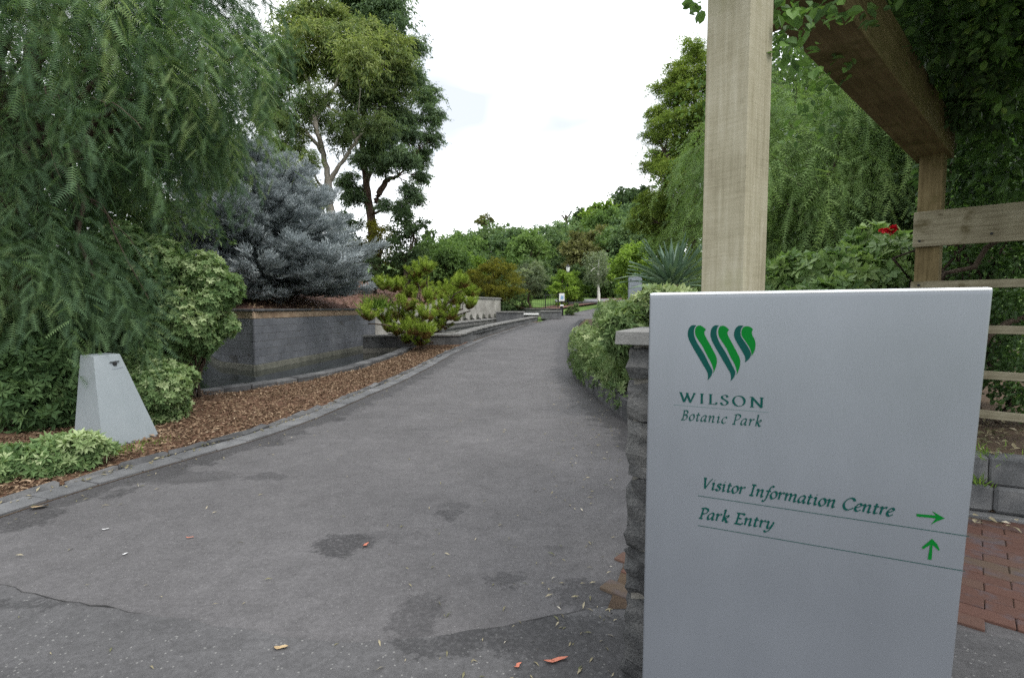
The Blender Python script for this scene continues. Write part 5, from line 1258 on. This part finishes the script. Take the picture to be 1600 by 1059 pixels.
far += [
 ('green tree in the second row left of the flat topped gum', 728, 356, 84, 430, 84, 'l_mid', .6),
 ('dark tree in the second row under the flat topped gum', 782, 350, 80, 430, 90, 'l_dark', .8),
 ('grey green tree in the second row above the fence', 842, 350, 80, 430, 88, 'l_blue', .6),
 ('olive tree in the second row under the sparse gum', 878, 344, 70, 430, 92, 'l_olive', .45),
 ('mid green tree on the hill left of the black pine', 955, 322, 70, 400, 84, 'l_mid', .6),
 ('leafy tree on the hill under the black pine', 992, 318, 80, 400, 78, 'l_blue', .5),
 ('green hillside tree half hidden by the wattle', 1030, 300, 80, 400, 74, 'l_mid', .5),
 ('dark tree low behind the mulch bank and olive dome', 745, 395, 84, 470, 50, 'l_dark', .6),
 ('low dark tree closing the view behind the grey shrub', 838, 400, 60, 478, 52, 'l_dark', .6),
 ('low green tree closing the view behind the birch', 950, 405, 60, 476, 52, 'l_mid', .4),
 ('leafy tree right of the dark tree beside the gums', 668, 372, 60, 450, 36, 'l_mid', .5),
]
for lab, x_, yt, w_, yb, d_, mt, tn in far: std_tree('hillside_tree', lab, x_, yt, w_, yb, d_, mt, tn, 26, per=330, cr=.38)
px_tree('flat_topped_gum', 'flat topped gum rising above the treeline', [[(757, 400, 0, .5), (757, 370, 0, .4), (757, 350, 0, .3)], [(757, 352, 0, .2), (748, 346, 0, .12)], [(757, 352, 0, .2), (768, 345, 0, .12)]],
    [(748, 345, 8, .6), (757, 341, 9, .65), (767, 344, 8, .6), (757, 349, 8, .5)], 100, (M['l_olive'], M['bark']), 160, .5, .5, .3, sub=5, dj=.5, cr=.6, twn=14)
px_tree('sparse_gum', 'thin sparse gum sticking out of the skyline', [[(885, 380, 0, .4), (885, 350, 0, .3), (884, 336, 0, .2)], [(885, 345, 0, .2), (877, 336, 0, .1)], [(885, 342, 0, .2), (892, 333, 0, .1)]],
    [(879, 336, 5, .4), (884, 331, 6, .4), (891, 333, 6, .45), (888, 340, 6, .4)], 100, (M['l_dark'], M['bark']), 50, .6, .5, .3, sub=3, dj=.5, twn=8)

dome('dome_shrub', 'large olive dome shaped shrub behind the fountain wall', 770, 442, 52, 40, 34, 'l_gold', .42, 44, 420, .12)
dome('grey_shrub', 'grey green rounded shrub right of the olive dome', 826, 437, 32, 36, 38, 'l_grey', .5, 26, 330, .15)
dome('low_shrub', 'dark low shrub at the foot of the olive dome', 775, 470, 45, 18, 33.5, 'l_dark', .5, 20, 260, .12)
dome('low_shrub', 'low shrub behind the black iron fence', 815, 468, 30, 16, 42, 'l_mid', .5, 16, 260, .15)
std_tree('young_tree', 'bright yellow green young tree left of the lamp post', 880, 412, 42, 482, 44, 'l_bright', .6, 20, None, .14, cat='tree', per=330)
std_tree('young_tree', 'bright green young tree right of the lamp post', 897, 422, 36, 482, 46, 'l_bright', .4, 16, None, .15, cat='tree', per=330)
dome('low_shrub', 'small green shrub beside the white notice plate', 894, 481, 13, 11, 35.6, 'l_bush', .45, 12, 240, .13)

bt = empty('birch_tree', W(935, 474, 45.2)); tag(bt, 'slender birch with white trunk beside the far path', 'tree')
tb = MB(); P = A([W(935, 476, 45.2), W(935.5, 460, 45.2), W(934, 440, 45.2), W(936, 405, 45.2)]); tb.tube(P, [.17, .13, .1, .04], 8)
for _ in range(12): k = rng.uniform(.35, .95); limb(tb, P[1] + (P[3] - P[1]) * k, W(935 + rng.uniform(-20, 20), rng.uniform(395, 445), 45.2 + rng.normal(0, .6)), .04, .012, .1, .05, 6, 4)
under(tb.build('trunk', M['birch'], None, True), bt); f = Fol()
for c, r, tn in blob(935, 418, 45.2, 26, 1.25, .6, 22, .3): leaf_clump(f, T_LEAF, c, r, 150, .17, .55, .6, tn)
under(f.build('crown', M['l_grey']), bt)

# ---- right side ----------------------------------------------------------------
px_tree('wattle_tree', 'tall billowing olive green wattle left of the timber post', [[(1085, 470, 0, .3), (1082, 380, 0, .26), (1085, 300, 0, .2), (1090, 200, 0, .12), (1085, 120, 0, .06)], [(1083, 330, 0, .15), (1060, 280, 0, .1), (1035, 230, 0, .06)], [(1086, 280, 0, .13), (1070, 210, 0, .08), (1052, 150, 0, .05)], [(1083, 350, 0, .13), (1130, 250, 0, .1), (1150, 150, 0, .06)]],
    [(1085, 85, 26, .6), (1100, 120, 32, .55), (1060, 110, 22, .6), (1045, 140, 24, .6), (1070, 150, 30, .5), (1030, 175, 22, .55), (1050, 195, 28, .5), (1085, 190, 32, .45), (1022, 215, 20, .55), (1035, 240, 26, .55), (1065, 240, 30, .5), (1095, 250, 32, .45), (1040, 275, 28, .5), (1018, 260, 16, .5),
     (1075, 290, 32, .45), (1045, 310, 30, .45), (1015, 320, 24, .5), (1090, 330, 32, .4), (1060, 345, 30, .4), (1025, 350, 28, .45), (1130, 130, 45, .5), (1150, 220, 50, .45), (1140, 300, 45, .4), (1000, 345, 20, .5)],
    22, (M['l_acacia'], M['bark']), 620, .2, .32, .3, sub=9, dj=.9, cr=.66, twn=34, rad0=1.12)
weeping_tree('pepper_tree', 'feathery light green pepper tree behind the pergola post', (8.0, 13.4, .5), (7.7, 12.4, 3.9), (3.1, 2.6, 3.6), 200, (.8, 1.9), .34, (M['l_pepper2'], M['bark']), .14, FROND_S, zmin=.8, tone0=.5, gap=.095, ns=16, zlow=.85, inner=.4, nlimb=16)
weeping_tree('pepper_tree', 'shorter feathery tree between wattle and timber post', (4.9, 14.8, .3), (4.7, 14.6, 1.5), (1.15, 1.0, 1.1), 34, (.6, 1.2), .34, (M['l_pepper2'], M['bark']), .08, FROND_S, zmin=.7, tone0=.45, gap=.095, ns=14, zlow=.85, nlimb=8)
std_tree('leafy_tree', 'dark tall tree behind the feathery pepper tree', 1330, 20, 460, 440, 17, 'l_mid', .35, 40, leaf=.17, per=620)
std_tree('leafy_tree', 'deep green tree behind the pergola rails', 1560, -60, 360, 470, 9.5, 'l_dark', .4, 40, leaf=.11, per=700)
std_tree('leafy_tree', 'dark understorey shrub tree between rails and pepper tree', 1400, 250, 240, 470, 11, 'l_dark', .5, 26, leaf=.1, per=420)

std_tree('leafy_tree', 'broad dark tree closing the gap behind both right hand pepper trees', 1270, 60, 420, 440, 24, 'l_dark', .5, 44, leaf=.3, per=520)
std_tree('leafy_tree', 'dark tree right of the feathery one and above the red roses', 1430, -20, 300, 420, 15, 'l_dark', .5, 34, leaf=.2, per=520)
cl = []
for yv in np.arange(7.75, 12.6, .55):
    for ox in np.arange(.15, 2.4, .5):
        hx_ = 1.42 - .3 * (yv < 7.3) - .35 * (ox < .2) + rng.normal(0, .1)
        for zz_ in np.arange(.36, hx_, .48): cl.append((A((float(xr(yv)) + ox + .1 - .04 * (zz_ > .8) + rng.normal(0, .06), yv + rng.normal(0, .1), zz_ + float(h(2, yv)) + rng.normal(0, .05))), A((.4, .4, .36)) * rng.uniform(.85, 1.2), .5 + rng.normal(0, .12)))
bush('pale_bush', 'pale variegated bush spilling over the road behind the stone pier', cl, 17000, .09, M['l_bush'], WHN, base=(2.4, 9, .2), up=.35)
bush('pale_bush', 'yellowish leafy shrub peeking over the top of the silver sign', blob(1045, 470, 7.2, 36, .7, .75, 8, .5) + blob(1090, 478, 6.8, 40, .7, .7, 6, .5) + blob(985, 520, 7.3, 42, 1., .45, 8, .5) + blob(1010, 480, 7.6, 30, .7, .7, 5, .5), 1700, .13, M['l_bush'], WHN, base=(2.2, 7.2, .2))

yb_ = W(1050, 452, 10.5); yu = empty('sword_plant', (yb_[0], yb_[1], float(h(yb_[0], yb_[1])) + .2)); tag(yu, 'spiky grey green sword leaved plant beside the information pillar', 'plant')
q = MB(); q.tube([(yb_[0], yb_[1], yu.location.z - .1), (yb_[0] + .03, yb_[1], yb_[2] + .1)], [.14, .1], 8); under(q.build('stem', M['bark']), yu)
bl_me = []
for k in range(4):
    n_ = 6; t_ = np.linspace(0, 1, n_); w_ = .036 * np.sin(np.clip(t_ * .86 + .14, 0, 1) * math.pi) ** .6 + .001; cv = .12 * k
    V = np.concatenate([np.stack([t_, w_, .012 - cv * t_ ** 2.5], 1), np.stack([t_, 0 * t_, -.006 - cv * t_ ** 2.5], 1), np.stack([t_, -w_, .012 - cv * t_ ** 2.5], 1)])
    i = np.arange(n_ - 1); bl_me.append(np_mesh('blade', V, [np.concatenate([np.stack([i, i + 1, i + n_ + 1, i + n_], 1), np.stack([i + n_, i + n_ + 1, i + 2 * n_ + 1, i + 2 * n_], 1)])], M['l_yucca'], np.full(2 * (n_ - 1), .2 + .2 * k)))
for k in range(110):
    a = rng.uniform(0, 6.28); el = rng.uniform(.12, 1.35); s_ = rng.uniform(.75, 1.12)
    under(obj('blade', bl_me[int(rng.integers(4)) if el < .8 else 0], None, (yb_[0], yb_[1], yb_[2] + rng.uniform(-.05, .15)), (rng.normal(0, .3), -el, a), (s_, 1.1, 1)), yu)

# garden roses behind the sign
cl = blob(1250, 440, 6.2, 60, .8, .55, 10, .45) + blob(1340, 420, 6.0, 62, .8, .6, 10, .45) + blob(1400, 410, 6.3, 50, 1., .5, 8, .45) + blob(1300, 480, 5.6, 70, .7, .5, 9, .45) + blob(1200, 470, 6.4, 50, .7, .5, 6, .45) + blob(1350, 380, 6.4, 30, .9, .6, 5, .5)
rb = bush('rose_bush', 'garden rose bush with red blooms behind the silver sign', cl, 2500, .13, M['l_rose2'], [t_whorl(5, .2, .55, 31), t_whorl(5, .3, .5, 32)], base=(3.2, 6.1, .5), up=.25)
def bloom(px, py, d, r):
    q = Fol(); c = W(px, py, d); n_ = 26; p, dd = ball(n_, .2); D = nrm(dd + A((0, -.6, .5))); q.put(T_LEAF6, c + p * r * .25, D, np.stack([np.full(n_, r)] * 2 + [np.full(n_, r * 3)], 1) * A((1, .95, 1)), rng.normal(0, .5, n_), np.full(n_, .5))
    under(q.build('rose_bloom', M['red']), rb)
for b_ in ((1396, 358, 5.6, .045), (1384, 361, 5.6, .034), (1377, 361, 5.7, .03), (1391, 364, 5.65, .03)): bloom(*b_)

# climbing rose over the pergola
cr_ = empty('climbing_rose', (3.9, 5.2, .45)); tag(cr_, 'dark leafy climbing rose smothering the timber pergola', 'climber')
tb = MB(); crn = crown_of(cr_); crn.name = 'foliage'
RV = clump_meshes(480, .2, .66, .35, M['l_rose'], (.28, .45, .66), T_LEAF6, 2, .3)
def rose_clump(c, rx_c, rz_c): piece('spray_foliage', RV[int(rng.integers(3))][int(rng.integers(2))], crn, c, (rng.normal(0, .15), rng.normal(0, .15), rng.uniform(0, 6.28)), (rx_c, rx_c, rz_c))
spots = [(1450, 50, 4.3, .42), (1520, 30, 4.1, .45), (1590, 50, 3.9, .45), (1490, 110, 4.9, .42), (1545, 130, 4.6, .42), (1600, 150, 4.4, .42), (1500, 190, 5.3, .4), (1560, 220, 5.0, .42), (1610, 250, 4.7, .42), (1400, 15, 4.0, .34), (1470, -10, 3.8, .42), (1570, -30, 3.6, .45), (1360, 5, 4.4, .26),
         (1500, 270, 5.4, .36), (1570, 290, 5.2, .36), (1490, 320, 5.6, .3), (1600, 330, 5.2, .34), (1500, 400, 5.5, .34), (1570, 410, 5.3, .34), (1620, 400, 5.2, .36), (1520, 470, 5.6, .34), (1590, 480, 5.4, .34), (1580, 550, 5.5, .3), (1480, 150, 5.6, .4), (1440, 110, 5.8, .36), (1540, 330, 5.0, .2), (1420, 40, 3.6, .26), (1480, 70, 3.9, .34), (1550, 60, 3.6, .34), (1600, 100, 3.6, .34), (1430, 130, 5.2, .3), (1520, 150, 4.3, .3), (1500, 20, 3.3, .3), (1590, 10, 3.1, .3), (1570, 590, 5.0, .26), (1610, 620, 4.8, .26), (1600, 550, 4.95, .26), (1540, 560, 5.8, .3), (1560, 500, 5.2, .26), (1600, 470, 4.9, .26)]
for (x_, y_, d_, r_) in spots:
    c = W(x_, y_, d_); rose_clump(c, r_ * 1.05, r_ * .95)
    if d_ > 5 and x_ > 1470: limb(tb, (4.2 + rng.normal(0, .3), 5.3 + rng.normal(0, .2), .5), c, .024, .008, .1, .1, 8, 5)
for _ in range(84):                                # leaf roof over the path, added overhead to shade the pergola and sign
    s_ = rng.uniform(.1, 1.1); v_ = rng.uniform(0, 2.9); c = A((*(NP + (FP - NP) * s_ + PY[:2] * v_), 3.62 + rng.uniform(-.1, .35)))
    rose_clump(c, .42, .24)
for a, b_ in (((4.1, 5.2, .45), (5.2, 4.6, 1.9)), ((4.6, 5.0, .5), (4.0, 5.1, 2.6)), ((3.8, 5.4, .45), (4.8, 5.0, 2.3))): limb(tb, a, b_, .045, .022, .1, .1, 9, 7)
# the bare cane crossing under the beam
tb.tube([W(1262, 52, 2.75), W(1290, 40, 2.75), W(1335, 36, 2.8), W(1372, 10, 2.9), W(1400, -15, 3.0)], [.006, .009, .009, .007, .006], 6)
under(tb.build('stem', M['bark'], None, True), cr_)
lf = [np_mesh('leaf', T_LEAF6[0] * (1, .66 + .08 * k, 1), [A([(0, 6, 1), (0, 5, 6)]), A([(1, 6, 3, 2), (6, 5, 4, 3)])], M['l_rose'], np.full(4, .35 + .17 * k)) for k in range(4)]
for (x_, y_, d_, n_, sp_) in ((1226, 20, 2.2, 40, 30), (1222, 70, 2.2, 32, 26), (1245, 95, 2.25, 16, 26), (1265, 20, 2.25, 34, 34), (1310, 10, 2.3, 26, 34), (1350, 20, 2.6, 22, 34), (1290, 130, 3.2, 22, 26), (1270, 170, 3.3, 26, 30), (1300, 190, 3.4, 16, 26), (1240, 200, 3.4, 14, 26), (1320, 95, 2.9, 8, 20), (1078, 8, 2.6, 7, 8), (1090, 18, 2.6, 6, 8), (1375, 60, 3.2, 12, 25), (1400, 90, 3.4, 12, 25)):
    for _ in range(n_):
        p_ = W(x_ + rng.normal(0, sp_ * .55), y_ + rng.normal(0, sp_ * .5), d_ + rng.normal(0, .1)); s_ = rng.uniform(.04, .066)
        under(obj('leaf', lf[int(rng.integers(4))], None, p_, (rng.normal(0, .5), rng.uniform(-.3, 1.1), rng.uniform(0, 6.28)), (s_, s_, s_)), cr_)

# ---- ground litter -------------------------------------------------------------
def scatter(name, n, xy, zf, L, wr, mat, tone=.5, tv=.25, flat=.25, label=None, lift=.012):
    P = xy(n); m_ = len(P); z = zf(P[:, 0], P[:, 1]) + lift; D = nrm(rng.normal(0, 1, (m_, 3)) * (1, 1, flat)); f = Fol(); sz = L * rng.uniform(.5, 1.4, m_)
    f.put(T_LEAF, np.concatenate([P, z[:, None]], 1), D, np.stack([sz, sz * wr, sz], 1), rng.normal(0, .35, m_), tone + rng.normal(0, tv, m_)); o = f.build(name, mat); tag(o, label, None, None, 'stuff'); return o
def bed_xy(n):
    y = 3.8 + 15 * rng.random(n) ** 1.4; a = xl(y) - EDGE - .02; b_ = np.where(y < 8, a - 2.2, pond_x(y) + .18); return np.stack([b_ + (a - b_) * rng.random(n), y], 1)
scatter('bark_chips', 26000, bed_xy, bed_z, .055, .38, M['chip'], .42, .22, .45, 'red brown bark chips covering the bed by the pond')
def bank_xy(n):
    k = rng.integers(30, 78, n); j = rng.random(n) * 7; j0 = j.astype(int); fr_ = (j - j0)[:, None]; return (BANK[j0, k] * (1 - fr_) + BANK[j0 + 1, k] * fr_ + rng.normal(0, .12, (n, 3)) * (1, 1, .1))
Pb = bank_xy(12000); f = Fol(); m_ = len(Pb); D = nrm(rng.normal(0, 1, (m_, 3)) * (1, 1, .5)); sz = .12 * rng.uniform(.5, 1.4, m_); f.put(T_LEAF, Pb + (0, 0, .03), D, np.stack([sz, sz * .4, sz], 1), rng.normal(0, .4, m_), .4 + rng.normal(0, .22, m_)); o = f.build('bark_chips', M['chip']); tag(o, 'coarse reddish bark chips on the bank above the pond wall', kind='stuff')
def road_xy(n):
    a = rng.random(n); y = 1.9 + 9 * rng.random(n) ** 1.8; x = np.where(a < .5, np.minimum(xr(y), .25 * y) - np.abs(rng.normal(0, .5, n)), np.where(a < .72, xl(y) + np.abs(rng.normal(0, .35, n)), xl(y) + (xr(y) - xl(y)) * rng.random(n))); k = (x > xl(y)) & (x < xr(y)) & (x < .21 * y + .05 * (y > 5)); return np.stack([x, y], 1)[k]
scatter('leaf_litter', 700, road_xy, h, .042, .2, M['litter'], .35, .25, .1, 'small dry leaves scattered over the asphalt', .009)
def gut_xy(n): y = 3 + 12 * rng.random(n) ** 1.5; return np.stack([xl(y) - .24 + rng.normal(0, .05, n), y], 1)
scatter('leaf_litter', 420, gut_xy, h, .045, .35, M['litter'], .4, .2, .2, 'dry leaves caught along the kerb stones', .035)
def soil_xy(n): s_ = rng.random((n, 2)); return g0 + (g1 - g0) * s_[:, :1] + SB[:2] * (.12 + 2.2 * s_[:, 1:])
scatter('leaf_litter', 1500, soil_xy, lambda x, y: .47 + 0 * x, .06, .45, M['litter'], .35, .25, .4, 'fallen leaves on the soil behind the concrete block wall')
def brk_xy(n): s_ = rng.random((n, 2)); return g0 + (g1 - g0) * s_[:, :1] - SB[:2] * (.1 + .16 * s_[:, 1:] ** 2)
scatter('leaf_litter', 60, brk_xy, lambda x, y: .03 + 0 * x, .05, .5, M['litter'], .6, .2, .2, 'leaves gathered on the bricks at the block wall foot', .02)

def grass_tuft(name, label, x_, y_, z_, n, L, sp_, mat='l_lawn'):
    f = Fol(); P = np.stack([x_ + rng.normal(0, sp_, n), y_ + rng.normal(0, sp_, n), np.full(n, z_)], 1); D = nrm(rng.normal(0, .5, (n, 3)) + (0, 0, 1)); sz = L * rng.uniform(.5, 1.2, n)
    f.put(T_LEAF, P, D, np.stack([sz, sz * .1, sz], 1), rng.uniform(0, 6, n), .5 + rng.normal(0, .25, n)); o = f.build(name, M[mat]); tag(o, label, None, None, 'stuff')
grass_tuft('grass', 'yellowish grass tuft at the front foot of the steel cabinet', -4.28, 5.5, .04, 160, .08, .13)
grass_tuft('grass', 'thin grass growing by the road corner of the cabinet base', -4.1, 5.85, .04, 90, .06, .1)
grass_tuft('grass', 'grass tuft sprouting between two concrete blocks', 3.56, 3.86, .25, 60, .1, .04)
grass_tuft('grass', 'green weeds on the soil edge above the concrete blocks', 3.5, 4.02, .47, 260, .07, .14)
grass_tuft('strappy_plant', 'bright strappy plant on the wall coping behind the dwarf pine', *W(590, 472, 17.6)[:2], 1.55, 260, .5, .22)

def fallen(label, px, py, L, w_, mat, rz, curl=.25):
    a, b_ = ray(px, py); d_ = -EYE / b_; n_ = 7; t_ = np.linspace(-.5, .5, n_); ww = w_ * np.sqrt(np.clip(1 - (2 * t_) ** 2, 0, 1)) * .5 + .0008
    V = np.concatenate([np.stack([t_ * L, ww + .004 * np.sin(t_ * 9), curl * L * t_ ** 2 + .002], 1), np.stack([t_ * L, -ww + .004 * np.sin(t_ * 9), curl * L * t_ ** 2 + .25 * w_], 1)]); i = np.arange(n_ - 1)
    o = obj('fallen_leaf', np_mesh('fallen_leaf', V, [np.stack([i, i + 1, i + n_ + 1, i + n_], 1)], M[mat], smooth=True), None, (a * d_, d_, .008), (0, 0, rz)); tag(o, label, 'leaf', 'fallen leaves on the asphalt')
fallen('yellow tan leaf lying below the asphalt crack', 439, 1014, .07, .03, 'leaf_tan', .1)
fallen('red curled leaf at the edge of the dark damp patch', 571, 853, .06, .025, 'leaf_red', 1.2)
fallen('long pinkish red leaf near the bottom of the stone pier', 868, 1034, .12, .025, 'leaf_red', .25)
fallen('short red leaf left of the long pinkish one', 809, 1042, .045, .016, 'leaf_red', .9)
fallen('large tan leaf in the gutter at the far left', 61, 794, .13, .07, 'leaf_tan', .3)
fallen('small white petal on the asphalt near the left gutter', 165, 828, .05, .016, 'white', .4)
fallen('tiny white petal in the left part of the road', 195, 867, .035, .016, 'white', .9)
fallen('thin orange leaf on the asphalt left of the damp patch', 297, 841, .06, .012, 'leaf_red', .1)
